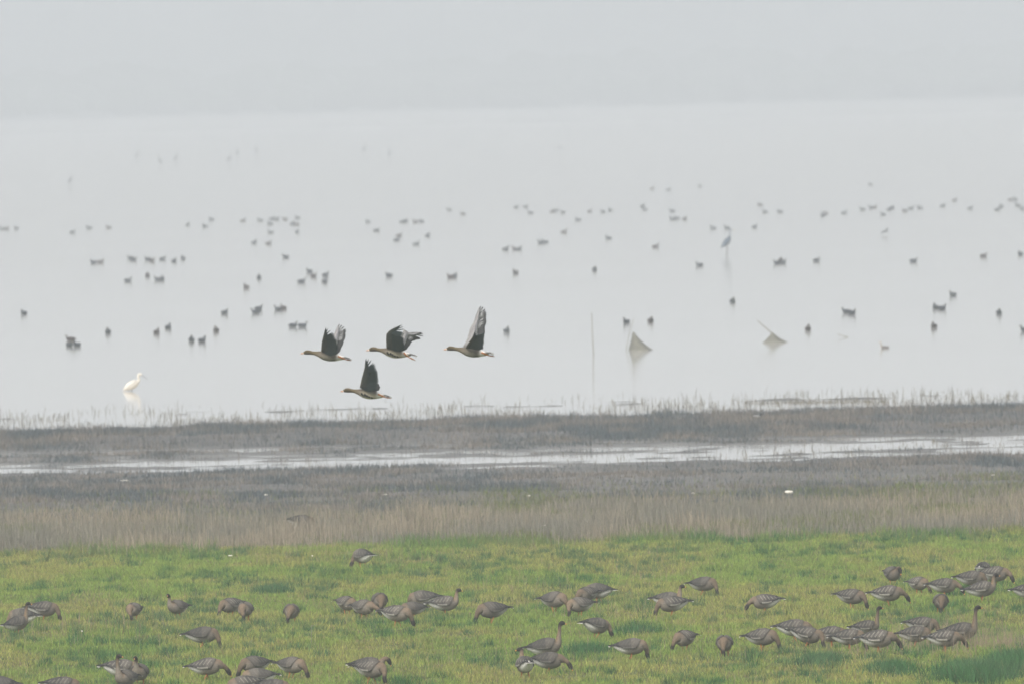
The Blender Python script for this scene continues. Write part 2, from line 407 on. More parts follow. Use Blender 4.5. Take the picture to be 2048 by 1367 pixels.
# dark low growth on the mud, before and behind the channel
g = np.random.default_rng(9)
x, y = scatter(330000, 368, 482, g)
z = ground(x, y)
k = (z > .012) & (g.random(len(x)) < (.12 + .88 * sstep(.42, .58, fbm(x * .30, y * .15, 46))) * np.clip(z / .04, .08, 1))
x, y = x[k], y[k]; n = len(x)
far = sstep(438, 442, y)
hgt = (g.uniform(.03, .14, n) + far * g.uniform(0, .10, n)) * (.5 + 1.1 * fbm(x * 1.1, y * .4, 49)) + np.where(g.random(n) < .03, .14, 0)
tn = fbm(x * .7, y * .25, 50); col = mixc((.080, .098, .108), (.195, .172, .150), sstep(.35, .68, tn + .25 * (g.random(n) - .5))) * (.5 + .9 * g.random(n))[:, None]
v, f, c = blades(x, y, hgt, .012 + .012 * g.random(n), g.uniform(.05, .6, n), col, col * 1.1, 10)
tag(link('marsh_plants', np_mesh('marsh_plants', v, f, c, M_BLADE)), 'low dark marsh growth covering the mudflats on both sides of the channel', 'marsh plants', kind='stuff')
# stems standing in the shallow water
g = np.random.default_rng(12)
x1, y1 = scatter(7500, 468, 503, g)
k = g.random(len(x1)) < (.12 + .9 * sstep(.45, .62, fbm(x1 * .5, y1 * .12, 47))) * (1 - sstep(478, 503, y1) * .85)
x1, y1 = x1[k], y1[k]
x2, y2 = scatter(5000, 410, 440, g); k = g.random(len(x2)) < sstep(-2, 9, x2) * .5 * sstep(.38, .6, fbm(x2 * .5, y2 * .2, 48)) + .08
x2, y2 = x2[k], y2[k]
a_ = at_z(1490, 806, 0); b_ = at_z(1775, 803, 0); tq = g.random(700); x2 = np.concatenate([x2, a_.x + (b_.x - a_.x) * tq]); y2 = np.concatenate([y2, a_.y + (b_.y - a_.y) * tq + g.normal(0, 1.0, 700)])
x, y = np.concatenate([x1, x2]), np.concatenate([y1, y2]); n = len(x)
hgt = .04 + .22 * g.random(n) ** 1.8 + np.maximum(0, -ground(x, y))
hgt[len(x1):] *= .6
col = mixc((.10, .095, .075), (.19, .165, .12), g.random(n))
v, f, c = blades(x, y, hgt, .010 + .012 * g.random(n), g.uniform(0, .45, n), col, col * .9, 13, 2)
tag(link('water_stems', np_mesh('water_stems', v, f, c, M_BLADE)), 'thin dark stems standing in the shallow water at the lake edge', 'stems', kind='stuff')

# ================================================================== GEESE ON THE MEADOW
HD = (.026, .020, .017); NK = (.155, .112, .075); NKT = (.18, .125, .075); BK = (.108, .096, .083); BR = (.21, .18, .145); FL = (.125, .108, .09); WH = (.72, .70, .66)
def body_keys(dz=0):
    k = [(-.31, .315, .020, .014, WH, WH), (-.25, .300, .058, .048, BK, WH), (-.15, .278, .102, .096, BK, WH),
         (-.05, .266, .126, .126, BK, (.30, .27, .23)), (.06, .262, .128, .132, BK, BR), (.14, .268, .112, .114, BK, BR),
         (.195, .29, .082, .084, NK, BR)]
    return [(x, 0, z + dz, a, b, 0, *ct, *cb) for (x, z, a, b, ct, cb) in k]
POSES = {   # neck and head: x, z, half width, half height, colours; then bill direction
    'tall': [(.222, .36, .052, .056, NKT, BR), (.236, .44, .034, .036, NKT, BR), (.246, .52, .028, .030, NK, NK), (.252, .585, .027, .030, HD, NK),
             (.268, .622, .032, .034, HD, HD), (.298, .632, .031, .034, HD, HD), (.326, .622, .021, .024, HD, HD)],
    'up': [(.222, .345, .052, .056, NKT, BR), (.232, .405, .036, .038, NKT, BR), (.240, .455, .029, .031, NK, NK),
           (.256, .495, .033, .034, HD, HD), (.288, .503, .032, .034, HD, HD), (.318, .492, .021, .024, HD, HD)],
    'mid': [(.235, .325, .056, .058, NK, BR), (.270, .365, .038, .042, NK, NK), (.310, .375, .032, .035, NK, NK), (.345, .355, .034, .037, HD, HD),
            (.368, .318, .033, .035, HD, HD), (.382, .285, .021, .024, HD, HD)],
    'low': [(.24, .285, .062, .064, NK, BR), (.285, .268, .042, .045, NK, NK), (.328, .240, .033, .036, NK, NK), (.358, .205, .035, .038, HD, HD),
            (.386, .165, .034, .038, HD, HD), (.406, .130, .021, .024, HD, HD)],
    'graze': [(.232, .268, .066, .066, NK, BR), (.268, .228, .047, .049, NK, NK), (.290, .178, .034, .037, NK, NK), (.300, .140, .033, .036, HD, HD),
              (.316, .098, .034, .038, HD, HD), (.334, .062, .022, .025, HD, HD)],
}
def eye_meshes(head, fwd, side, r=.0065):
    mb = MB()
    return mb
def uvball(mb, c, r, col=(0, 0, 0), n=6):
    P = []; C = []
    for i in range(1, n):
        a = math.pi * i / n
        P.append([(c[0] + r * math.sin(a) * math.cos(2 * math.pi * k / 8), c[1] + r * math.sin(a) * math.sin(2 * math.pi * k / 8), c[2] + r * math.cos(a)) for k in range(8)]); C.append([col] * 8)
    mb.grid(P, C, True, True)
GOOSE_CACHE = {}
def goose_parts(pose, turn, pitch, tone, bars):
    key = (pose, turn, pitch, tone, bars)
    if key in GOOSE_CACHE: return GOOSE_CACHE[key]
    rs = random.Random(hash(str(key)) & 0xffff)
    parts = []
    nk = POSES[pose]; keys = body_keys(); m = len(nk)
    px0, pz0 = .195, .29
    for i, (x, z, a, b, ct, cb) in enumerate(nk):
        yaw = R(turn) * min(1, (i + 1) / (m * .6)); dx = x - px0
        if pose in ('tall', 'up') and i >= 3:      # the head turns about the top of the neck
            nx0 = nk[3][0]; hx = x - nx0
            keys.append((nx0 + hx * math.cos(R(turn)), hx * math.sin(R(turn)), z, a, b, R(turn), *ct, *cb))
        elif pose in ('tall', 'up'):
            keys.append((x, 0, z, a, b, R(turn) * i / 3, *ct, *cb))
        else:
            keys.append((px0 + dx * math.cos(yaw), dx * math.sin(yaw), z, a, b, yaw, *ct, *cb))
    keys = [list(k) for k in keys]
    for i in range(7):                                  # pitch of the trunk
        x = keys[i][0]; keys[i][2] += x * math.tan(R(pitch)) * (1 if x < 0 else .5)
    for k in keys:
        for j in range(6, 12): k[j] *= tone
    mb = MB(); S = loft(mb, keys, 14, 3)
    parts.append(('body', mb.mesh('goose_body', M_PLUME), None))
    # bill
    e = Vector(S[-1][:3]); q = Vector(S[-4][:3]); d = (e - q).normalized()
    if pose in ('tall', 'up'): d = Vector((math.cos(R(turn)), math.sin(R(turn)), -.22)).normalized()
    yaw = keys[-1][5]
    BD = (.03, .025, .022); OR = (.55, .26, .06)
    bk = []
    for s_, hw, hh, cc in ((-.008, .018, .019, BD), (.012, .014, .014, BD), (.022, .012, .011, OR), (.036, .010, .008, OR), (.046, .008, .006, BD), (.052, .003, .003, BD)):
        p = e + d * s_; bk.append((*p, hw, hh, yaw, *cc, *cc))
    mb = MB(); loft(mb, bk, 8, 1); parts.append(('bill', mb.mesh('goose_bill', M_BILL), None))
    # eyes
    hc = Vector(keys[-2][:3]); sdv = Vector((-math.sin(yaw), math.cos(yaw), 0))
    for s_ in (1, -1):
        mb = MB(); uvball(mb, hc + sdv * (s_ * .0295) + Vector((0, 0, .006)) + d * .004, .007)
        parts.append(('eye', mb.mesh('goose_eye', M_EYE), None))
    # folded wings
    for s_ in (1, -1):
        P = []; C = []; NU, NV = 44, 13
        for i in range(NU):
            u = i / (NU - 1); xx = .165 - .57 * u
            bx = min(max(xx, -.30), .19)
            cz = np.interp(bx, [-.31, -.25, -.15, -.05, .06, .14, .195], [.315, .300, .278, .266, .262, .268, .29]) + bx * math.tan(R(pitch)) * (1 if bx < 0 else .5)
            hw = np.interp(bx, [-.31, -.25, -.15, -.05, .06, .14, .195], [.020, .058, .102, .126, .128, .112, .082])
            hh = np.interp(bx, [-.31, -.25, -.15, -.05, .06, .14, .195], [.014, .048, .096, .126, .132, .114, .084])
            if xx < -.30: cz += (-.30 - xx) * (-.12)
            grow = .014 * min(1, u * 6) * (1 if u < .9 else 1)
            hw2 = max(hw + grow, .022); hh2 = max(hh + grow, .024)
            lo = -12 + 42 * max(0, (u - .45) / .55) ** 1.2; hi = 84
            if u < .18: lo = 50 - (50 + 12) * math.sin(u / .18 * math.pi / 2)
            if u > .72: hi = 84 - 34 * (u - .72) / .28
            row = []; cc = []
            for j in range(NV):
                v_ = j / (NV - 1); a = R(hi + (lo - hi) * v_)
                row.append((xx, s_ * (math.cos(a) * hw2 + .002), cz + math.sin(a) * hh2))
                ph = (u * 8.6 - v_ * 2.1 + .5); fr = ph - math.floor(ph)
                base = (.100, .089, .076) if u < .30 else ((.058, .053, .047) if u < .66 else (.024, .023, .022))
                cl = base
                if fr < .12 and .10 < u < .74: cl = (.33, .30, .26)
                if v_ > .90 and .22 < u < .55: cl = (.40, .37, .33)
                if .62 < u < .85 and fr < .10: cl = (.30, .28, .25)
                cl = [b_ + (q_ - b_) * bars for b_, q_ in zip(base, cl)]
                cc.append([t * tone for t in cl])
            P.append(row); C.append(cc)
        if s_ < 0: P = [r[::-1] for r in P]; C = [r[::-1] for r in C]
        mb = MB(); mb.grid(P, C); parts.append(('wing', mb.mesh('goose_wing', M_FEATHER), 'solid'))
    # tail fan
    mb = MB(); P = []; C = []
    for i in range(5):
        u = i / 4; row = []; cc = []
        for j in range(9):
            a = (j / 8 - .5) * 1.0; rr = .13 * u
            row.append((-.27 - rr * math.cos(a), rr * math.sin(a) + (j / 8 - .5) * .05, .312 - .27 * math.tan(R(pitch)) - .02 * u + .012 * math.cos(a * 2)))
            cc.append((.06, .055, .05) if .1 < u < .8 else WH)
        P.append(row); C.append(cc)
    mb.grid(P, C); parts.append(('tail', mb.mesh('goose_tail', M_FEATHER), 'solid'))
    for s_ in (1, -1):
        mb = MB(); st = rs.uniform(-.03, .05) * s_
        tube(mb, [(-.0, .055 * s_, .17), (.005, .056 * s_, .13), (.0 + st, .057 * s_, .075), (.0 + st, .058 * s_, .012)], [.022, .012, .0085, .009])
        f0 = Vector((st, .058 * s_, .010))
        b = len(mb.v); pts = [f0 + Vector((-.015, 0, 0)), f0 + Vector((.07, .035, -.004)), f0 + Vector((.082, 0, -.004)), f0 + Vector((.07, -.035, -.004))]
        for p in pts: mb.v.append(tuple(p)); mb.c.append((.3, .3, .3))
        for p in pts: mb.v.append(tuple(p + Vector((0, 0, .008)))); mb.c.append((.3, .3, .3))
        mb.f += [(b, b + 3, b + 2, b + 1), (b + 4, b + 5, b + 6, b + 7)] + [(b + i, b + (i + 1) % 4, b + 4 + (i + 1) % 4, b + 4 + i) for i in range(4)]
        parts.append(('leg', mb.mesh('goose_leg', M_ORANGE, False), None))
    GOOSE_CACHE[key] = parts
    return parts
def add_parts(root, parts):
    for nm, me, mod in parts:
        o = bpy.data.objects.new(nm, me); COL.objects.link(o); o.parent = root
        if mod == 'solid':
            md = o.modifiers.new('thick', 'SOLIDIFY'); md.thickness = .006; md.offset = 0
def empty(name, loc, rz=0, sc_=1.0):
    o = bpy.data.objects.new(name, None); o.empty_display_size = .2
    o.location = loc; o.rotation_euler = (0, 0, rz); o.scale = (sc_, sc_, sc_); COL.objects.link(o); return o
GR = random.Random(11)
GOOSE_GROUP = 'brown geese feeding on the green meadow'
def goose(cx, cy, heading, pose, label, turn=0, pitch=0, tone=1.0, scale=1.0, bars=1.0):
    scale *= .96 * GR.uniform(.96, 1.05); heading += GR.uniform(-7, 7)
    p = at_ground(cx, cy, .222 * scale)
    z = gz(p.x, p.y)
    root = empty('goose', (p.x, p.y, z - .035), R(heading), scale); root.scale.x = scale * .94
    tag(root, label, 'goose', GOOSE_GROUP)
    add_parts(root, goose_parts(pose, turn, pitch, tone, bars))
    return root
# centre pixel of the trunk, heading (0 right, 90 away, 180 left, 270 to the lens), neck pose, label
GEESE = [
 (33, 1246, 35, 'tall', 'neck-raised goose at the left meadow edge, looking right, tail toward the viewer', dict(turn=-35, pitch=14, scale=.92)),
 (45, 1233, 150, 'graze', 'rounded feeding goose half hidden behind the upright goose at the left edge', {}),
 (87, 1218, 0, 'graze', 'goose with bowed head and white-lined wing, right beside the upright goose at the left edge', dict(pitch=2)),
 (268, 1218, 245, 'graze', 'small goose facing the viewer with bowed head, left of the dark-headed back row goose', dict(scale=.9)),
 (355, 1213, 222, 'up', 'goose with raised dark head facing the viewer, between feeding geese in left back row', dict(turn=25, scale=.9)),
 (461, 1210, 226, 'graze', 'tan goose bowing to the left, left one of the touching back-row pair at left', {}),
 (491, 1218, 250, 'graze', 'grey goose bowing toward the viewer, right one of the touching back-row pair at left', {}),
 (405, 1270, 2, 'graze', 'dark striped goose feeding alone in the middle of the left meadow, head bowed right', {}),
 (243, 1337, 5, 'low', 'goose with dark tail pointing left, mostly hidden behind the upright goose at bottom left', {}),
 (252, 1356, 235, 'tall', 'upright goose at bottom left, dark head turned right with orange-tipped bill', dict(turn=100, scale=.95)),
 (280, 1344, 262, 'up', 'goose facing the viewer with orange bill, right behind the upright goose at bottom left', dict(scale=1.0)),
 (413, 1333, 2, 'low', 'large goose stretching its neck down to the right, white belly and striped wing, bottom left', dict(pitch=8)),
 (509, 1329, 214, 'graze', 'pale tan goose bowing to the left, facing the large striped goose at bottom left', {}),
 (517, 1353, 182, 'graze', 'dark goose with striped wings pointing right, in front of the pale tan feeding goose', dict(pitch=4)),
 (490, 1369, 180, 'graze', 'grey back of a goose cut off by the bottom edge, below the dark striped-wing goose', {}),
 (545, 1376, 10, 'graze', 'grey back of a goose barely rising above the bottom edge, right of two overlapping geese', {}),
 (2, 1370, 150, 'graze', 'tan goose back cut off at the bottom left corner of the picture', {}),
 (125, 1371, 4, 'graze', 'dark goose back cut off by the bottom edge, between left corner and upright goose', {}),
 (725, 1112, 118, 'graze', 'farthest goose, standing alone against the reed belt with striped back turned to the viewer', dict(pitch=5)),
 (583, 1222, 264, 'graze', 'lone goose facing the viewer with bowed head, left of the busy middle cluster', dict(scale=.95)),
 (693, 1206, 312, 'graze', 'leftmost grey goose of the middle cluster, partly behind its right neighbour', dict(scale=.95)),
 (727, 1214, 322, 'low', 'goose reaching down to the right, second from left in the middle cluster', {}),
 (759, 1201, 282, 'graze', 'goose with rounded grey back bowing toward the viewer, rear of the middle cluster', {}),
 (793, 1227, 334, 'graze', 'frontmost goose of the middle cluster, head bowed right', {}),
 (847, 1197, 160, 'graze', 'goose with dark wing tips to the right, rearmost at right in the middle cluster', {}),
 (826, 1216, 205, 'graze', 'small goose tucked between the frontmost goose and the striped goose of the middle cluster', dict(scale=.9)),
 (889, 1207, 6, 'up', 'striped goose with lifted head looking right, right end of the middle cluster', dict(pitch=6, scale=.95)),
 (984, 1220, 204, 'graze', 'lone goose feeding leftward, right of the middle cluster', {}),
 (583, 1330, 322, 'graze', 'goose with orange-brown neck curled down, alone at the bottom, right of the overlapping geese', dict(pitch=3)),
 (742, 1338, 332, 'graze', 'front goose of the overlapping pair at the bottom middle, head bowed to the grass', {}),
 (737, 1331, 8, 'mid', 'rear goose of the overlapping pair at the bottom middle, dark head arched above its neighbour', {}),
 (1108, 1199, 316, 'graze', 'pale grey goose bowing right, left of the three huddled geese at centre', {}),
 (1174, 1188, 232, 'graze', 'middle goose of the three huddled geese at centre, tan breast showing', {}),
 (1160, 1209, 216, 'graze', 'front goose of the three huddled geese at centre, bowing left on orange legs', {}),
 (1197, 1182, 152, 'graze', 'rear goose of the three huddled geese at centre, dark wing tips pointing right', dict(pitch=5)),
 (1344, 1208, 184, 'graze', 'goose feeding leftward with white-lined wing, in front of the brown-headed goose right of centre', {}),
 (1336, 1199, 4, 'up', 'brown-headed goose with raised head looking right, standing behind the leftward feeding goose', {}),
 (1407, 1169, 335, 'graze', 'goose feeding with head bowed right, farthest back right of centre', {}),
 (1530, 1203, 174, 'low', 'lone goose walking left with lowered head and dark wing tips, right of centre', {}),
 (1193, 1251, 40, 'graze', 'goose seen from behind with white rump, head hidden, in the middle of the centre meadow', dict(pitch=-4)),
 (1090, 1294, 0, 'tall', 'tall goose with long straight neck looking right, at bottom centre', dict(pitch=10)),
 (1050, 1329, 97, 'up', 'goose seen from directly behind with white rump, head turned left, bottom centre', dict(turn=75)),
 (1097, 1321, 2, 'low', 'striped goose with lowered dark head, in front of the tall goose at bottom centre', {}),
 (1262, 1293, 0, 'graze', 'goose sunk in tall grass with head hidden, right of the tall goose', dict(scale=.95)),
 (1369, 1276, 226, 'graze', 'brown goose with neck curled down at its left side, in open grass right of centre', {}),
 (1449, 1286, 268, 'graze', 'round goose seen head-on with bowed neck, left of the big right-hand flock', {}),
 (1524, 1274, 338, 'graze', 'leftmost goose of the big front flock at right, bowing right', {}),
 (1785, 1147, 300, 'mid', 'goose facing the viewer with orange-tipped bill, farthest back at right, alone', {}),
 (1837, 1166, 312, 'graze', 'grey goose bowing toward the viewer, touching its right neighbour tail in the right back flock', dict(scale=.92)),
 (1888, 1171, 0, 'low', 'goose with outstretched neck and white vent, middle left of the right back flock', dict(pitch=3)),
 (1703, 1193, 336, 'graze', 'goose bowing right, left one of two feeding in a line in the right meadow', {}),
 (1775, 1187, 358, 'low', 'goose striding right on orange legs, right one of two feeding in a line', dict(pitch=6)),
 (1881, 1202, 271, 'graze', 'perfectly round goose seen head-on, alone between the back and front flocks at right', dict(scale=.95)),
 (1966, 1138, 80, 'graze', 'plain grey goose back, rearmost of the right back flock', {}),
 (1990, 1148, 342, 'low', 'goose with neck reaching down right, right end of the right back flock', {}),
 (1943, 1156, 0, 'graze', 'dark-tailed goose with white-lined wing, behind the neck-raised goose of the right back flock', dict(pitch=4)),
 (1963, 1178, 6, 'up', 'neck-raised goose with bright wing bars, front of the right back flock', dict(pitch=10)),
 (2057, 1182, 0, 'graze', 'goose tail with orange leg, cut off by the right edge of the picture', {}),
 (1588, 1256, 0, 'low', 'rear goose of the front right flock with pale vent, head showing behind its neighbour', dict(pitch=3)),
 (1615, 1270, 352, 'graze', 'goose in front of the leftmost rear goose of the front right flock, white wing bar', dict(pitch=-8)),
 (1662, 1268, 356, 'graze', 'goose on one bright orange leg in the left half of the front right flock', dict(pitch=4)),
 (1698, 1274, 356, 'graze', 'dark grey goose overlapping the orange-legged goose in the front right flock', {}),
 (1732, 1254, 8, 'tall', 'smaller upright goose behind the front right flock, slim neck raised, looking right', dict(pitch=6, scale=.9)),
 (1756, 1278, 358, 'low', 'foremost goose of the front right flock, boldly striped back and outstretched head', dict(pitch=5, scale=1.05)),
 (1830, 1268, 2, 'graze', 'goose with tan neck in the middle of the front right flock, between two striped ones', {}),
 (1845, 1250, 0, 'graze', 'goose seen through dead stems, back row of the front right flock', {}),
 (1889, 1277, 357, 'low', 'rightmost low goose of the front right flock, head pointing to the dark grass clump', dict(pitch=4)),
 (1922, 1263, 8, 'tall', 'tallest upright goose at far right, standing among dead stems and looking right', dict(pitch=6, scale=1.05)),
 (603, 1043, 5, 'graze', 'dark goose almost hidden in the dead reed belt at left', dict(tone=.7)),
]
for i, (cx, cy, hd, pose, lab, kw) in enumerate(GEESE):
    kw = dict(kw); kw.setdefault('tone', (1.0, 1.14, .9, 1.2, 1.05)[i % 5] * (1.06 if cx < 1480 else .92)); kw.setdefault('pitch', (3, 6, 0)[i % 3]); kw.setdefault('bars', ((.3, .7, .15) if cx < 1480 else (1.0, .8, .6))[(i * 5) % 3])
    if pose in ('graze', 'low'): kw.setdefault('turn', (0, 22, -18, 35, -30)[i % 5])
    goose(cx, cy, hd, pose, lab, **kw)

# ================================================================== FOUR FLYING GEESE
FD = 231.0
A0 = (590.0, 640.0, 7.585)
def a2p(x, y): return (A0[0] + x / A0[2], A0[1] + y / A0[2])
def resamp(pts, ts):
    pts = np.array(pts, float); s = np.concatenate([[0], np.cumsum(np.linalg.norm(np.diff(pts, axis=0), axis=1))]); s /= s[-1]
    return np.stack([np.interp(ts, s, pts[:, j]) for j in range(pts.shape[1])], 1)
def flying_goose(off, wings, label, belly, legs_down=False, tailfan=False, turn=0):
    o0 = at_d(*[a + b for a, b in zip(a2p(560, 540), off)], FD)
    root = empty('flying_goose', o0); tag(root, label, 'goose', 'four geese flying left over the marsh')
    S = 1 / 148.0 / 7.585 * (FD / 230.6)
    def L3(x, y, dy=0.0):
        p = a2p(x, y); return at_d(p[0] + off[0], p[1] + off[1], FD + dy) - o0
    h1 = (.115, .088, .045); h0 = (.06, .045, .03); bb = belly; g1 = (.12, .10, .075)
    ks = [(126, 500, 12, 10, h1, h1), (142, 495, 24, 19, h1, h0), (180, 487, 35, 27, h1, h0), (220, 488, 33, 25, h1, h0), (262, 495, 27, 22, h1, h1), (310, 502, 31, 27, h1, (.20, .16, .11)),
          (370, 514, 48, 42, g1, (.26, .22, .17)), (440, 530, 72, 62, g1, bb), (530, 545, 80, 72, (.09, .08, .07), bb), (610, 560, 62, 58, (.07, .065, .06), bb), (670, 566, 44, 42, WH, WH), (740, 572, 24, 28, WH, (.5, .46, .34)), (770, 578, 8, 12, WH, WH)]
    keys = []
    for (x, y, hh, hw, ct, cb) in ks[::-1]:
        p = L3(x, y); keys.append((p.x, p.y, p.z, hw * S, hh * S, math.pi, *ct, *cb))
    mb = MB(); loft(mb, keys, 14, 3)
    link('body', mb.mesh('flying_body', M_PLUME), root)
    # bill
    OR = (.62, .30, .14); PW = (.75, .62, .52)
    bk = []
    for (x, y, hh, hw, cc) in [(134, 499, 17, 14, PW), (124, 501, 15, 13, PW), (108, 504, 10, 11, OR), (92, 506, 7, 9, OR), (80, 507, 3, 5, PW)]:
        p = L3(x, y); bk.append((p.x, p.y, p.z, hw * S, hh * S, math.pi, *cc, *cc))
    mb = MB(); loft(mb, bk, 8, 1); link('bill', mb.mesh('flying_bill', M_BILL), root)
    for s_ in (1, -1):
        mb = MB(); p = L3(165, 478); uvball(mb, p + Vector((0, -s_ * 24 * S, 0)), .008); link('eye', mb.mesh('flying_eye', M_EYE), root)
    # belly bars
    if belly[0] > .3:
        for (x, y, hgt, lean) in [(408, 545, 34, 4), (428, 565, 26, 6), (456, 560, 40, 3), (486, 575, 34, 5), (520, 590, 26, 6), (560, 600, 20, 8)]:
            yy0 = y; dyb = np.interp(x, [370, 440, 530, 610], [42, 62, 72, 58]); P = []; C = []
            cyc = np.interp(x, [370, 440, 530, 610], [514, 530, 545, 560]); hhc = np.interp(x, [370, 440, 530, 610], [48, 72, 80, 62])
            for k in range(7):
                t = k / 6; yk = y - hgt * .6 + hgt * t; q = max(-1, min(1, (yk - cyc) / hhc)); dep = -math.sqrt(max(0, 1 - q * q)) * dyb * S - .004
                wk = (7 + 7 * math.sin(t * math.pi)); xk = x + lean * (t - .5) * 2
                P.append([L3(xk - wk, yk, dep), L3(xk, yk, dep - .003), L3(xk + wk, yk, dep)]); C.append([(.02, .02, .018)] * 3)
            mb = MB(); mb.grid(P, C); o = link('belly_bar', mb.mesh('belly_bar', M_FEATHER), root)
            md = o.modifiers.new('thick', 'SOLIDIFY'); md.thickness = .004
    # tail
    mb = MB(); P = []; C = []
    tl = [(690, 545), (760, 560), (820, 578), (850, 592)] if not tailfan else [(690, 545), (750, 548), (800, 556), (835, 575)]
    for i, (x, y) in enumerate(tl):
        row = []; cc = []; sp = (18, 50, 70, 74)[i] * (1.25 if tailfan else 1)
        for j in range(11):
            u = j / 10 - .5; jag = (12 if (j % 2 == 0 and i == 3) else 0)
            row.append(L3(x + jag - abs(u) * 22 * (i / 3), y - abs(u) * (-10) + (u * -34 * i / 3 if tailfan else u * -12), u * sp * 2.6 * S)); cc.append(WH if (i < 1 or i == 3) else (.09, .08, .07))
        P.append(row); C.append(cc)
    mb.grid(P, C); o = link('tail', mb.mesh('flying_tail', M_FEATHER), root); md = o.modifiers.new('thick', 'SOLIDIFY'); md.thickness = .006
    # legs trailing under the tail
    for s_ in (-1, 1):
        mb = MB()
        pts = [(655, 545), (705, 570), (760, 592), (800, 600), (862, 612)] if not legs_down else [(655, 540), (700, 588), (745, 615), (775, 630), (832, 655)]
        w_ = [13, 10, 7, 12, 3]
        tube(mb, [L3(x, y, s_ * .05 * 1.0 * (1 - .3 * i / 4)) for i, (x, y) in enumerate(pts)], [k * S for k in w_], (.5, .2, .05), 7)
        link('leg', mb.mesh('flying_leg', M_ORANGE), root)
    # wings
    for wg in wings:
        side = wg['side']; conv = wg['conv']; dep0, dep1 = wg['dep']
        def W3(p, t, lift=0.0):
            q = conv(*p); return at_d(q[0], q[1], FD + dep0 + (dep1 - dep0) * t + lift) - o0
        NB = 25
        lead = wg['lead']; tips = wg['tips']
        mb = MB(); nF = 24
        ss = np.linspace(0, 1, nF)
        T = resamp(tips, ss); npt = 4; ss_ = np.array(ss)
        if len(lead) > 3 and wg.get('slots', True):
            T[:npt] = np.array(tips[:npt]); T[npt:] = resamp(tips[npt - 1:], np.linspace(0, 1, nF - npt + 1))[1:]
        Bp = resamp(lead, .66 * (1 - ss) ** .85)
        Lt = .66 * (1 - ss) ** .85
        spacing = np.linalg.norm(np.gradient(T, axis=0), axis=1)
        lens = np.linalg.norm(np.array(tips[0]) - np.array(lead[0]))
        under = wg['under']
        for i in range(nF):
            b_ = Bp[i]; t_ = T[i]; dv = t_ - b_; ln = np.linalg.norm(dv); dv = dv / max(ln, 1e-6); pv = np.array([-dv[1], dv[0]])
            prim = i < 8
            Wd = min(max(spacing[i] * (1.4 if prim else 1.6), lens * .034), lens * .08)
            if i < npt: Wd = lens * .055
            P = []; C = []
            jit = 1 + .02 * math.sin(i * 5.1)
            for k in range(8):
                r = k / 7; taper = (1.0 if r < .62 else 1 - ((r - .62) / .38) ** 1.8 * (.86 if i < npt else .55)) * (.8 if prim else 1) * (.55 + .45 * min(1, r * 3))
                hw = Wd * .5 * taper; c_ = b_ + dv * ln * r * jit
                tt = Lt[i] + (1 - ss[i]) * (1 - Lt[i]) * r if prim else Lt[i] + .12 * r
                lf = (.004 * (i % 3)) + .002
                P.append([W3(c_ - pv * hw, tt, lf * side), W3(c_, tt, (lf + .003) * side), W3(c_ + pv * hw, tt, lf * side)])
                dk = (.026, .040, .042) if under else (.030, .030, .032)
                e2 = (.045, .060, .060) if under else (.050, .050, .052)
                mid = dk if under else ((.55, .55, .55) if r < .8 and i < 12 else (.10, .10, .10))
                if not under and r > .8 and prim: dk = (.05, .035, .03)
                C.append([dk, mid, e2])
            mb.grid(P, C)
        # coverts: curved sheet over the feather bases
        NR, NC = 16, 9; P = []; C = []
        tl_ = np.linspace(0, 1, NR); Lp = resamp(lead, tl_ * .93)
        Tp = resamp(tips, 1 - tl_ * .985)
        for i in range(NR):
            row = []; cc = []; reach = .58 - .34 * tl_[i] ** 1.5
            for j in range(NC):
                r = j / (NC - 1) * reach; c_ = Lp[i] * (1 - r) + Tp[i] * r
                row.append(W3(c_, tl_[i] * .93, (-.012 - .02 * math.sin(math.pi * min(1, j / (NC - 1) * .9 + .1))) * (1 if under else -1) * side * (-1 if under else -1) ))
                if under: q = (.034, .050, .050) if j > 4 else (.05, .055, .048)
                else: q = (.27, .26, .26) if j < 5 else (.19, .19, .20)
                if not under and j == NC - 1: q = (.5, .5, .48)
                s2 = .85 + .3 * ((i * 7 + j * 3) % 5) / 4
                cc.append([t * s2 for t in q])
            P.append(row); C.append(cc)
        mb.grid(P, C)
        # leading edge, rounded, joined to the shoulder
        tube(mb, [W3(p, t * .9, 0) for p, t in zip(resamp(lead, np.linspace(0, .93, 14)), np.linspace(0, 1, 14))],
             [max(.004, .020 * (1 - t) ** .8) for t in np.linspace(0, 1, 14)], (.10, .09, .07) if under else (.30, .29, .28), 7)
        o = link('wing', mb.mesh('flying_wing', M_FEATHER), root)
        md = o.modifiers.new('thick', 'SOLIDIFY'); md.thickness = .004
c3 = lambda x, y: (590 + x / 7.585, 640 + y / 7.585)
c2_ = lambda x, y: (880 + x / 9.762, 590 + y / 9.764)
pale = (.42, .38, .28)
flying_goose((0, 0), [
    dict(side=1, conv=c3, dep=(.06, .38), under=False, lead=[(500, 480), (545, 350), (592, 225), (635, 150), (675, 60)],
         tips=[(675, 60), (715, 72), (747, 98), (768, 135), (772, 215), (752, 290), (725, 370), (685, 465), (640, 520)]),
    dict(side=-1, conv=c3, dep=(-.05, -.40), under=True, lead=[(418, 470), (422, 330), (440, 230), (470, 112)],
         tips=[(470, 112), (502, 122), (542, 150), (575, 190), (612, 270), (638, 350), (655, 440), (640, 505), (560, 540)])],
    'leftmost of the four flying geese, plain grey belly, both wings raised in a V', (.22, .20, .16))
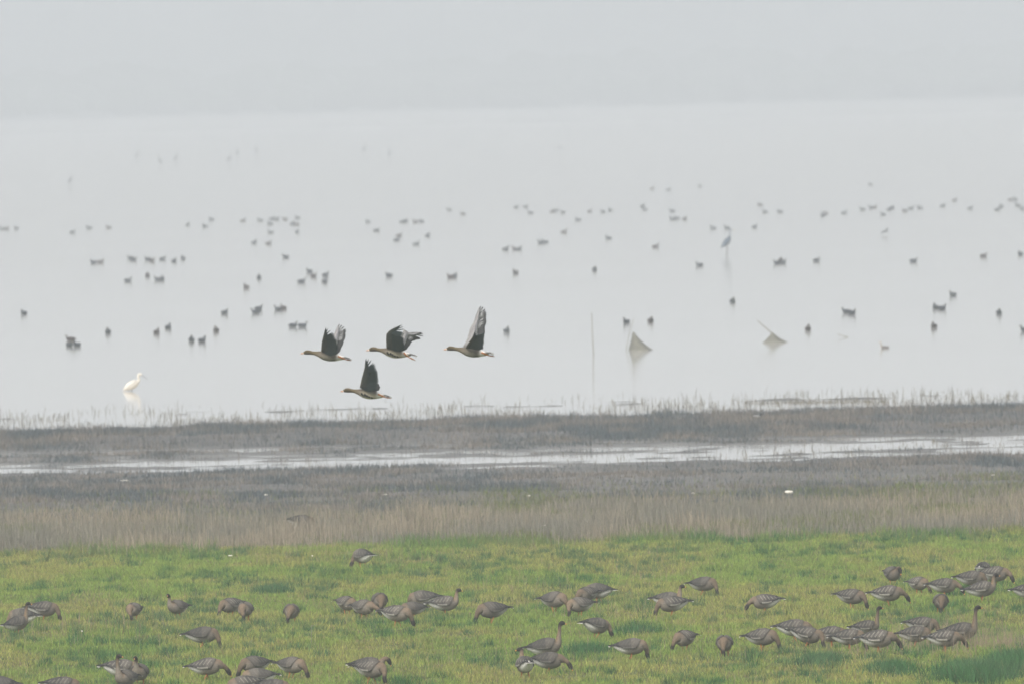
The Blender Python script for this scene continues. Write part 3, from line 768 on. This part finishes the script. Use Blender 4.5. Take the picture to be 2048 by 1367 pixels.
flying_goose((131.2, -6.2), [
    dict(side=1, conv=c3, dep=(.06, .55), under=False, lead=[(1560, 440), (1610, 300), (1655, 150), (1700, 190), (1770, 203), (1860, 195), (1932, 192)],
         tips=[(1932, 192), (1950, 215), (1950, 245), (1905, 280), (1845, 300), (1785, 312), (1755, 350), (1730, 395), (1695, 440), (1640, 470)]),
    dict(side=-1, conv=c3, dep=(-.05, -.42), under=True, lead=[(1410, 420), (1398, 300), (1398, 215), (1450, 155), (1530, 110), (1625, 74)],
         tips=[(1625, 74), (1648, 102), (1662, 140), (1652, 190), (1640, 260), (1650, 340), (1660, 400), (1668, 450), (1600, 480)])],
    'flying goose with black-barred belly, dangling orange legs and arched near wing', pale, legs_down=True)
flying_goose((79.8, 75.5), [
    dict(side=1, conv=c3, dep=(.06, .30), under=False, lead=[(1120, 1040), (1150, 980), (1180, 930)],
         tips=[(1180, 930), (1230, 950), (1270, 965), (1290, 1010), (1280, 1050), (1240, 1075)]),
    dict(side=-1, conv=c3, dep=(-.05, -.36), under=True, lead=[(1005, 1020), (1030, 870), (1060, 740), (1076, 640), (1080, 576)],
         tips=[(1080, 576), (1118, 582), (1160, 600), (1192, 645), (1226, 705), (1250, 790), (1266, 880), (1258, 970), (1235, 1050), (1150, 1080)])],
    'lowest of the four flying geese, one dark wing straight up, black-barred belly', pale)
flying_goose((286.2, -7.9), [
    dict(side=1, conv=c2_, dep=(.05, .30), under=False, lead=[(480, 1010), (555, 870), (598, 670), (680, 500), (740, 350), (795, 215)],
         tips=[(795, 215), (842, 225), (886, 262), (893, 310), (905, 400), (905, 500), (882, 600), (876, 700), (855, 860), (840, 1040)]),
    dict(side=-1, conv=c2_, dep=(-.05, -.75), under=True, lead=[(530, 1020), (590, 910), (640, 830), (690, 700)],
         tips=[(690, 700), (725, 735), (765, 765), (820, 760), (868, 735), (862, 800), (855, 900), (842, 1040), (780, 1070)])],
    'rightmost of the four flying geese, tallest wing with pale leading half, spread tail', (.22, .20, .16), tailfan=True)

# ================================================================== BIRDS ON THE WATER
def duck_mesh_parts(dark, full=True):
    D1, D2 = dark
    k = [(-.235, .082, .018, .012, D1, D2), (-.18, .075, .052, .042, D1, D2), (-.06, .062, .088, .072, D1, D2), (.07, .062, .086, .070, D1, D2), (.135, .095, .056, .058, D1, D2),
         (.160, .145, .031, .033, D2, D2), (.170, .180, .030, .030, D2, D2), (.190, .205, .033, .032, D2, D2), (.218, .203, .026, .026, D2, D2), (.234, .196, .015, .016, D2, D2)]
    mb = MB(); loft(mb, [(x, 0, z, a, b, 0, *c1, *c2) for (x, z, a, b, c1, c2) in k], 10, 2)
    out = [('body', mb.mesh('duck_body', M_PLUME), None)]
    mb = MB(); B = (.18, .14, .05); loft(mb, [(x, 0, z, a, b, 0, *B, *B) for x, z, a, b in ((.228, .198, .013, .013), (.245, .190, .014, .009), (.268, .184, .015, .005), (.278, .183, .008, .003))], 8, 1)
    if full:
        out.append(('bill', mb.mesh('duck_bill', M_BILL), None))
        for s_ in (1, -1):
            P = []; C = []
            for i in range(10):
                u = i / 9; x = .09 - .33 * u; hw = np.interp(-x, [-.09, .06, .18, .24], [.086, .092, .058, .02]); row = []; cc = []
                for j in range(6):
                    a = R(75 - 70 * j / 5 * (math.sin(math.pi * min(1, u + .15)) ** .6 if u < .85 else .4))
                    row.append((x, s_ * math.cos(a) * (hw + .006), .068 + .012 * u * u + math.sin(a) * (hw * .82 + .008))); cc.append([t * (1.5 if j == 4 else .8) for t in D1])
                P.append(row); C.append(cc)
            if s_ < 0: P = [r[::-1] for r in P]; C = [r[::-1] for r in C]
            mb = MB(); mb.grid(P, C); out.append(('wing', mb.mesh('duck_wing', M_FEATHER), 'solid'))
    return out
DUCK_NEAR = [duck_mesh_parts(c) for c in (((.026, .034, .046), (.018, .026, .034)), ((.060, .046, .042), (.040, .030, .026)), ((.07, .08, .09), (.015, .026, .030)), ((.034, .040, .050), (.02, .03, .034)))]
rd = random.Random(7)
DUCK_FAR = [[p[0]] for p in DUCK_NEAR]
def duck(px, py, hd, label, group, i, far=False, scale=1.0):
    p = at_z(px, py, .10 * scale)
    hd += rd.uniform(-40, 40)
    root = empty('duck', (p.x, p.y, -.012), R(hd), scale); tag(root, label, 'duck', group)
    root.scale = (scale * .84, scale * 1.25, scale * 1.05); add_parts(root, (DUCK_FAR if far else DUCK_NEAR)[i % 4])
rd = random.Random(7)
near = [
 (48, 624, 250, 'lone dark duck nearest the left edge of the open water'),
 (141, 676, 200, 'upper duck of the dark trio low on the left water'), (139, 687, 290, 'lower left duck of the dark trio low on the left water'), (154, 687, 265, 'brown duck at the right of the dark trio low on the left water'),
 (216, 661, 260, 'lone round duck above and left of the white wading bird'),
 (313, 662, 80, 'left duck of the slanting pair above the white wading bird'), (336, 652, 100, 'right, higher duck of the slanting pair above the white wading bird'),
 (383, 677, 270, 'brownish round duck, left of two side by side'), (404, 678, 85, 'dark upright duck, right of two side by side'),
 (432, 658, 265, 'round duck just above right of the two side by side'),
 (449, 623, 350, 'dark duck showing its side, left of the wider duck pair'),
 (517, 615, 60, 'upper duck of the close pair facing up-right, left of centre water'), (511, 622, 190, 'lower duck of the close pair facing up-right, left of centre water'),
 (567, 614, 100, 'right duck of the pair above the leftmost flying goose'), (556, 616, 180, 'left, fainter duck of the pair above the leftmost flying goose'),
 (586, 649, 355, 'dark duck touching its neighbour, just left of the leftmost flying goose wings'), (605, 649, 350, 'reddish brown duck just left of the leftmost flying goose wings'),
 (493, 572, 90, 'narrow duck seen from behind, alone left of centre'), (518, 553, 265, 'small duck up and right of the narrow one'),
 (603, 561, 0, 'left duck of the five loosely gathered above the flying geese'), (619, 541, 100, 'upper dark duck of the five loosely gathered above the flying geese'),
 (627, 550, 350, 'middle duck of the five loosely gathered above the flying geese'), (651, 548, 10, 'upper right duck of the five loosely gathered above the flying geese'), (649, 561, 80, 'lower right duck of the five loosely gathered above the flying geese'),
 (778, 549, 180, 'lone duck directly above the black-barred goose with the arched wing'),
 (901, 552, 180, 'left duck of the touching pair above the rightmost flying goose'), (909, 550, 80, 'right duck of the touching pair above the rightmost flying goose'),
 (571, 512, 180, 'duck facing left, alone high above the loose five'),
 (187, 523, 180, 'left duck of the stretched pair in the left water'), (201, 522, 5, 'right duck of the stretched pair in the left water'),
 (261, 514, 180, 'upper left bird of the left-hand duck row'), (267, 518, 350, 'lower right bird of the overlapping two in the left-hand duck row'),
 (296, 517, 190, 'left of the two slanting ducks in the middle of the left-hand row'), (304, 520, 350, 'right of the two slanting ducks in the middle of the left-hand row'),
 (325, 516, 10, 'third single from the right end of the left-hand duck row'), (348, 520, 80, 'second single from the right end of the left-hand duck row'), (366, 515, 95, 'last duck at the right end of the left-hand row'),
 (295, 549, 95, 'narrow duck below the middle of the left-hand row'), (256, 559, 0, 'lone duck below the left end of the left-hand row'),
 (316, 557, 190, 'left bird of the touching two below the left-hand row'), (324, 556, 85, 'right bird of the touching two below the left-hand row'),
 (1031, 543, 250, 'small lone duck up and right of the rightmost flying goose'), (1013, 659, 265, 'dark round duck just right of the rightmost flying goose'),
 (1189, 537, 260, 'lone duck high above the thin upright pole'), (1253, 641, 255, 'dark duck left of the tall net peak'), (1301, 639, 280, 'grey-green duck right of the tall net peak'),
 (1399, 528, 200, 'duck left of the tall grey heron'), (1465, 600, 255, 'dark duck directly below the heron reflection'),
 (1554, 524, 180, 'left bird of the dense dark clump right of the heron'), (1561, 519, 90, 'middle bird of the dense dark clump right of the heron'), (1566, 523, 0, 'right bird of the dense dark clump right of the heron'),
 (1633, 519, 0, 'single duck right of the dense dark clump'), (1827, 520, 5, 'duck facing right, midway between clump and right edge'),
 (1967, 510, 0, 'duck in the upper right water below the far flock'), (2041, 506, 270, 'duck touching the right edge, level with the heron feet'),
 (1693, 621, 170, 'larger left bird of the dark double above the floating stick'), (1704, 624, 350, 'right bird of the dark double above the floating stick'),
 (1616, 655, 70, 'lone dark duck between sagging net and floating stick'),
 (1906, 587, 200, 'highest of the five dark ducks in the right water'), (1871, 612, 100, 'left bird of the pair among the five right-hand ducks'), (1884, 614, 0, 'right bird of the pair among the five right-hand ducks'),
 (1868, 650, 270, 'lowest of the five dark ducks in the right water'), (1998, 623, 260, 'dark round duck nearest the right edge, right of the pair'), (2050, 657, 180, 'duck cut off by the right edge above the shore stems'),
]
for i, (px, py, hd, lab) in enumerate(near):
    duck(px, py, hd, lab, 'dark ducks resting on the near lake water', i, scale=1.0 if py > 580 else 1.05)
ORD = ['first', 'second', 'third', 'fourth', 'fifth', 'sixth', 'seventh', 'eighth', 'ninth', 'tenth', 'eleventh', 'twelfth', 'thirteenth', 'fourteenth', 'fifteenth', 'sixteenth', 'seventeenth', 'eighteenth', 'nineteenth', 'twentieth', 'twenty-first', 'twenty-second', 'twenty-third', 'twenty-fourth']
FARR = [
 ('sparse misty row at the left picture edge', [(5, 456), (13, 456), (33, 455), (145, 463), (178, 454), (217, 453)]),
 ('upper misty line high above the leftmost flying goose', [(375, 448), (410, 451), (423, 437), (486, 440), (520, 439), (544, 436), (553, 437), (570, 437), (595, 434)]),
 ('short lower misty line above the leftmost flying goose', [(540, 446), (584, 446), (593, 447)]),
 ('faint two dots under the short lower misty line', [(541, 463), (594, 462)]),
 ('two dark birds above left of the loose five', [(508, 483), (537, 485)]),
 ('misty line above the goose with the arched wing', [(736, 442), (804, 442), (811, 441), (831, 442), (843, 441)]),
 ('scattered five just above the arched-wing flying goose', [(753, 459), (793, 478), (798, 469), (832, 486), (855, 469)]),
 ('faint two above the rightmost flying goose', [(898, 418), (926, 426)]),
 ('long misty line in the middle of the picture', [(1032, 413), (1051, 412), (1061, 424), (1104, 421), (1111, 420), (1126, 423), (1156, 438), (1179, 421), (1206, 422), (1221, 419)]),
 ('loose row just under the long middle misty line', [(1011, 496), (1031, 496), (1037, 496), (1081, 483), (1090, 482), (1128, 462), (1217, 474)]),
 ('misty birds left of the tall grey heron', [(1285, 411), (1289, 417), (1311, 491), (1344, 420), (1345, 436), (1354, 435), (1369, 436), (1426, 454), (1454, 454)]),
 ('misty birds just right of the tall grey heron', [(1509, 452), (1520, 408), (1530, 422), (1560, 422)]),
 ('long misty line in the upper right water', [(1646, 429), (1651, 425), (1688, 424), (1725, 417), (1742, 414), (1748, 413), (1766, 427), (1778, 417), (1784, 414), (1810, 420), (1822, 415), (1840, 414), (1885, 410), (1909, 399), (1940, 415)]),
 ('bunched misty birds at the upper right edge', [(1994, 417), (2003, 411), (2021, 398), (2031, 397), (2036, 409), (2044, 416)]),
 ('farthest faint birds high above the heron', [(1304, 376), (1337, 378), (1400, 371), (1741, 368)]),
]
k = 0
for nm, pts in FARR:
    for j, (px, py) in enumerate(sorted(pts)):
        duck(px, py, rd.choice([0, 10, 350, 180, 170, 190, 30, 215]), f'{ORD[j]} duck from the left in the {nm}', 'tiny distant ducks fading in the mist', k, far=True, scale=1.1); k += 1

# ---- long-legged birds
def wader(px, py, hd, name, label, cat, group, H=1.0, colr=((.22, .25, .28), (.35, .35, .35)), spoon=False, far=False):
    """px, py: where the legs meet the water"""
    p = at_z(px, py, 0); root = empty(name, (p.x, p.y, 0), R(hd), H); tag(root, label, cat, group)
    A, B = colr
    if spoon:
        k = [(-.30, .03, .02, .012), (-.24, .06, .055, .045), (-.12, .13, .115, .115), (.02, .20, .13, .13), (.12, .255, .10, .10), (.18, .29, .055, .055), (.205, .34, .042, .044), (.195, .39, .036, .036), (.19, .45, .038, .040), (.21, .50, .050, .050), (.26, .505, .046, .044), (.30, .48, .024, .024)]
    else:
        k = [(-.26, .30, .02, .012), (-.20, .35, .045, .04), (-.10, .44, .10, .10), (.0, .54, .115, .12), (.07, .62, .085, .085), (.10, .70, .045, .045), (.10, .80, .024, .025), (.115, .90, .020, .022), (.125, .96, .022, .024), (.155, .985, .026, .026), (.19, .98, .02, .02), (.215, .97, .012, .012)]
    mb = MB(); loft(mb, [(x, 0, z, a, b, 0, *A, *B) for x, z, a, b in k], 12, 3); link('body', mb.mesh(name + '_body', M_PLUME), root)
    e = k[-1]; mb = MB()
    if spoon:
        bc = (.04, .045, .06); loft(mb, [(e[0] + t * .17, 0, e[1] - t * .135, w_, h_, 0, *bc, *bc) for t, w_, h_ in ((-.08, .018, .018), (.3, .010, .008), (.7, .010, .006), (.88, .024, .005), (1.0, .022, .005), (1.06, .008, .004))], 8, 2)
    else:
        bc = (.35, .28, .10); loft(mb, [(e[0] + t, 0, e[1] - t * .25, w_, w_, 0, *bc, *bc) for t, w_ in ((-.02, .012), (.06, .009), (.14, .003))], 8, 1)
    link('bill', mb.mesh(name + '_bill', M_BILL), root)
    for s_ in (1, -1):
        mb = MB(); z0 = .12 if spoon else .48; x0 = -.03
        tube(mb, [(x0, s_ * .035, z0), (x0 + .02, s_ * .035, z0 * .55), (x0 - .01, s_ * .035, -.12)], [.016, .010, .009]); link('leg', mb.mesh(name + '_leg', M_LEGD), root)
        if not far:
            P = []; C = []; kk = np.array([q for q in k[:5]])
            for i in range(10):
                u = i / 9; x = .12 - .40 * u; cz = np.interp(x, kk[:, 0], kk[:, 1]); hw = np.interp(x, kk[:, 0], kk[:, 2]) + .008; row = []; cc = []
                for j in range(6):
                    a = R(80 - 75 * j / 5 * math.sin(math.pi * min(1, .2 + u * .8)) ** .5); row.append((x, s_ * math.cos(a) * hw, cz + math.sin(a) * hw)); cc.append([t * (.85 if i < 7 else .75) for t in A])
                P.append(row); C.append(cc)
            if s_ < 0: P = [r[::-1] for r in P]; C = [r[::-1] for r in C]
            mb = MB(); mb.grid(P, C); o = link('wing', mb.mesh(name + '_wing', M_FEATHER), root); md = o.modifiers.new('thick', 'SOLIDIFY'); md.thickness = .005
wader(265, 781, 0, 'spoonbill', 'white wading bird with long dark sloping bill, standing in shallows at left', 'wading bird', None, 1.0, ((.78, .74, .66), (.66, .60, .50)), True)
wader(1455, 511, 15, 'heron', 'tall slender grey heron standing in mid water with raised neck', 'heron', None, 1.35, ((.09, .12, .16), (.16, .19, .22)))
FW = [(141, 374, 0, 'nearest of the misty waders, long-necked, at far left'), (275, 322, 0, 'faint wader left of the slanting three far out at left'), (320, 335, 180, 'lowest faint wader, just right of the leftmost faint ones'),
      (352, 329, 20, 'faint wader with stretched neck, right of the lowest one'), (459, 331, 0, 'left, lower bird of the faint trio of waders'), (475, 318, 90, 'middle bird of the faint trio of waders'),
      (513, 313, 90, 'right, highest bird of the faint trio of waders'), (729, 310, 0, 'faint wader with raised neck far beyond the flying geese'), (779, 320, 90, 'barely visible wader right of the one beyond the flying geese')]
for px, py, hd, lab in FW:
    wader(px, py, hd, 'wader', lab, 'wading bird', 'faint waders standing far out in the mist', 1.15 if py > 350 else 1.45, ((.05, .06, .075), (.06, .07, .08)), False, True)

# small grebe-like bird near the shore, long neck
p = at_z(1768, 693, .05); root = empty('grebe', (p.x, p.y, -.01), R(180), .95)
tag(root, 'small slim-necked swimming bird with pale head, right of the floating stick', 'waterbird')
mb = MB(); gk = [(-.20, .055, .012, .012), (-.13, .05, .045, .035), (-.02, .045, .060, .048), (.07, .055, .048, .045), (.10, .10, .026, .028), (.098, .17, .018, .019), (.105, .22, .020, .021), (.135, .235, .026, .024), (.165, .228, .015, .015)]
loft(mb, [(x, 0, z, a, b, 0, *((.10, .09, .08) if x < .1 else (.45, .38, .28)), *((.22, .2, .18) if x < .1 else (.5, .45, .38))) for x, z, a, b in gk], 10, 3); link('body', mb.mesh('grebe_body', M_PLUME), root)
mb = MB(); loft(mb, [(x, 0, z, a, a, 0, .3, .2, .1, .3, .2, .1) for x, z, a in ((.158, .228, .010), (.19, .222, .006), (.22, .217, .002))], 6, 1); link('bill', mb.mesh('grebe_bill', M_BILL), root)

# two small birds flying low over the water
def low_flyer(px, py, d, label, sz, tilt):
    p = at_d(px, py, d); root = empty('flying_gull', p, R(20), sz); tag(root, label, 'bird', 'small dark birds flying low over the lake')
    D = (.10, .105, .12)
    mb = MB(); loft(mb, [(x, 0, z, a, a, 0, *D, *D) for x, z, a in ((-.20, 0, .01), (-.12, 0, .04), (0, 0, .055), (.10, .01, .045), (.15, .02, .035), (.19, .02, .02), (.23, .01, .005))], 8, 2); link('body', mb.mesh('gull_body', M_PLUME), root)
    for s_ in (1, -1):
        P = []; C = []
        for i in range(7):
            u = i / 6; y_ = s_ * (.03 + .50 * u); z_ = tilt * s_ * u + .10 * math.sin(u * 2.4) * .6; xo = -.18 * max(0, u - .4); ch = .13 * (1 - u * .85)
            P.append([(.06 + xo * .6, y_, z_), (.06 + xo * .6 - ch * .5, y_, z_ + .012), (.06 + xo - ch, y_, z_ - .006)]); C.append([D] * 3)
        mb = MB(); mb.grid(P, C); o = link('wing', mb.mesh('gull_wing', M_FEATHER), root); md = o.modifiers.new('thick', 'SOLIDIFY'); md.thickness = .008
low_flyer(1770, 463, 960, 'small dark bird flying just above the water below the right-hand far flock', 1.0, -.18)
low_flyer(1120, 296, 1900, 'faint bird gliding low over the farthest water at the centre', 1.6, .02)

# wagtail-sized black and white bird on the mud
p = at_ground(1516, 841); root = empty('plover', (p.x, p.y, p.z), R(20), 1.0); tag(root, 'small black and white bird standing at the edge of the mudflat, below the sagging net', 'bird')
mb = MB(); BKc = (.03, .035, .04)
loft(mb, [(x, 0, z, a, b, 0, *c1, *c2) for x, z, a, b, c1, c2 in ((-.14, .15, .012, .01, BKc, WH), (-.08, .145, .035, .032, BKc, WH), (0, .145, .052, .05, BKc, WH), (.06, .165, .042, .042, BKc, BKc), (.085, .20, .025, .026, BKc, BKc), (.10, .228, .026, .024, BKc, WH), (.13, .225, .012, .012, BKc, BKc))], 10, 3)
link('body', mb.mesh('plover_body', M_PLUME), root)
mb = MB(); tube(mb, [(.125, 0, .225), (.165, 0, .215)], [.006, .002]); link('bill', mb.mesh('plover_bill', M_LEGD), root)
for s_ in (1, -1):
    mb = MB(); tube(mb, [(0, s_ * .018, .12), (.008, s_ * .018, .06), (0, s_ * .018, 0)], [.006, .004, .004]); link('leg', mb.mesh('plover_leg', M_LEGD), root)

# ================================================================== NETS, POLES, STICKS
def wpole(root, name, a, b, r0, r1, bend=0.0, n=9):
    mb = MB(); pts = []
    for i in range(n):
        t = i / (n - 1); q = a.lerp(b, t) + Vector((bend * math.sin(t * math.pi), 0, 0)); pts.append(q)
    tube(mb, pts, [r0 + (r1 - r0) * i / (n - 1) for i in range(n)]); return link(name, mb.mesh(name, M_POLE), root)
# lone pole
b = at_z(1189, 706, 0); t = at_d(1183.5, 627, b.y)
o = empty('mooring_pole', b); tag(o, 'thin upright pole standing alone in the water, with long reflection', 'pole')
b2 = Vector((0, 0, -.5)); wpole(o, 'shaft', b2, t - b, .020, .013, -.02)
mb = MB(); tube(mb, [t - b - Vector((0, 0, .04)), t - b + Vector((0, 0, .01))], [.019, .017]); link('top_knot', mb.mesh('knot', M_NET), o)
# net tents
def net(name, label, apex, left, right, front, back_dep, sag):
    bl = at_z(*left, 0); o = empty(name, bl); tag(o, label, 'fishing net', 'fishing nets hung on poles in the lake')
    A = at_d(*apex, bl.y) - bl; Lp = Vector((0, 0, -.02)); Rp = at_d(*right, bl.y) - bl; Rp.z = -.02
    Fp = Vector(((Lp.x + Rp.x) * front, -back_dep, -.02)); Bk = Vector(((Lp.x + Rp.x) * .55, back_dep, -.02))
    mb = MB(); ring = [Lp, Lp.lerp(Fp, .5) + Vector((0, -.03, 0)), Fp, Fp.lerp(Rp, .5), Rp, Rp.lerp(Bk, .5), Bk, Bk.lerp(Lp, .5)]
    P = []; C = []
    for i in range(9):
        u = i / 8; s_ = sag * math.sin(u * math.pi); row = []
        for q in ring:
            pt = A.lerp(q, u); pt.z -= s_ * (.5 + .5 * abs(q.x - A.x) / (abs(Rp.x) + .01)); pt.z = max(pt.z, -.03); row.append(pt)
        P.append(row); C.append([(.3, .3, .3)] * len(ring))
    mb.grid(P, C, True); q = link('netting', mb.mesh('netting', M_NET), o); md = q.modifiers.new('thick', 'SOLIDIFY'); md.thickness = .012
    mb = MB(); tube(mb, [v_ + Vector((0, 0, .02)) for v_ in ring] + [ring[0] + Vector((0, 0, .02))], .010); link('float_line', mb.mesh('float_line', M_POLE), o)
    return o, bl
o, bl = net('fishing_net', 'tall pointed net peak drying in the water beside a thin leaning pole', (1266, 663), (1257, 700), (1306, 695), .62, .35, .075)
dd = bl.y
wpole(o, 'pole', at_d(1266.5, 664, dd) - bl + Vector((0, .05, -.02)), at_d(1262, 703, dd) - bl + Vector((0, .05, -.15)), .008, .008)
wpole(o, 'leaning_pole', at_d(1251.5, 702, dd) - bl + Vector((0, .1, -.05)), at_d(1267.5, 635, dd) - bl + Vector((0, .1, 0)), .014, .009, -.02)
o, bl = net('fishing_net', 'low sagging net with a long pole slanting up to the left', (1544.5, 665), (1524, 685), (1577, 681), .45, .45, .05)
wpole(o, 'pole', at_d(1545, 667, bl.y) - bl, at_d(1515, 640.5, bl.y) - bl, .022, .015, -.01)
wpole(o, 'prop', at_d(1544.5, 665.5, bl.y) - bl, Vector((at_d(1549, 690, bl.y).x - bl.x, -.02, -.1)), .012, .012)
# floating stick
a = at_z(1697, 674, 0); o = empty('floating_stick', a); tag(o, 'thin dark stick poking out of the water at a low angle', 'stick')
wpole(o, 'shaft', Vector((.06, 0, -.03)), at_d(1672, 667.5, a.y) - a, .020, .010, 0)
mb = MB(); q = (at_d(1672, 667.5, a.y) - a) * .6; tube(mb, [q, q + Vector((-.06, .02, .05))], [.006, .003]); link('side_twig', mb.mesh('side_twig', M_POLE), o)
# bent dead stalk standing in the meadow
b = at_ground(622, 1287); o = empty('dead_stalk', b); tag(o, 'single broken straw stalk bent over at its top, below the middle cluster of geese', 'stalk')
wpole(o, 'stem', Vector((0, 0, -.02)), Vector((.01, 0, .30)), .006, .004, .006)
wpole(o, 'bent_top', Vector((.01, 0, .30)), Vector((.13, .02, .32)), .004, .0025, 0)

# pale shells, feathers and litter
def pebble(px, py, sx, sz, label):
    p = at_ground(px, py); rs = random.Random(px); mb = MB(); P = []; C = []
    for i in range(1, 6):
        a = math.pi * i / 6; row = []
        for j in range(9):
            c_ = 2 * math.pi * j / 9; r = 1 + rs.uniform(-.18, .18); row.append((sx * r * math.sin(a) * math.cos(c_), sx * .7 * r * math.sin(a) * math.sin(c_), sz * (1 + math.cos(a)) * .9))
        P.append(row); C.append([(.8, .8, .8)] * 9)
    mb.grid(P, C, True, True); o = link('mussel_shell', mb.mesh('shell', M_STONE), None, (p.x, p.y, p.z + .02 + (.10 if py > 1060 or py > 985 and sx > .07 else .0)))
    tag(o, label, 'shell', 'pale shells and scraps lying on the marsh')
for px, py, sx, sz, lab in [
    (1578, 998, .10, .045, 'largest white scrap, at the top edge of the reeds right of centre'), (250, 963, .11, .018, 'long thin white scrap on the mud at left'),
    (532, 992, .045, .022, 'small white shell on the mud left of centre'), (770, 991, .05, .018, 'small pale shell on the mud just left of picture centre'),
    (1057, 994, .045, .022, 'white shell on the mud at the centre, right of the pale one'), (1386, 988, .04, .02, 'tiny white shell on the mud left of the largest scrap'),
    (1986, 953, .055, .015, 'flat white shell on the dark mud near the right edge'), (461, 1124, .045, .016, 'white feather scrap lying at the meadow edge on the left'),
    (625, 1124, .018, .014, 'tiny white speck in the meadow left of the farthest goose'), (1089, 1063, .025, .02, 'tiny pale scrap inside the reeds at the centre'),
    (164, 1274, .018, .016, 'tiny white speck in the grass below the leftmost geese')]:
    pebble(px, py, sx, sz, lab)

# ================================================================== HAZE
HX, HY0, HY1, HZ0, HZ1 = 2700, -80, 9100, -3.0, 95
hv = [(x_, y_, z_) for z_ in (HZ0, HZ1) for x_, y_ in ((-HX, HY0), (HX, HY0), (HX, HY1), (-HX, HY1))]
hf = [(0, 3, 2, 1), (4, 5, 6, 7), (0, 1, 5, 4), (1, 2, 6, 5), (2, 3, 7, 6), (3, 0, 4, 7)]
hm = bpy.data.materials.new('mist'); hm.use_nodes = True; hm.node_tree.nodes.clear()
pv = hm.node_tree.nodes.new('ShaderNodeVolumePrincipled'); pv.inputs['Density'].default_value = .00057
pv.inputs['Color'].default_value = (.662, .705, .750, 1); pv.inputs['Anisotropy'].default_value = 0.0
mo = hm.node_tree.nodes.new('ShaderNodeOutputMaterial'); hm.node_tree.links.new(pv.outputs[0], mo.inputs['Volume'])
hme = bpy.data.meshes.new('haze'); hme.from_pydata(hv, [], hf); hme.materials.append(hm)
tag(link('haze', hme), 'pale grey mist lying over the whole lake', 'haze', kind='stuff')
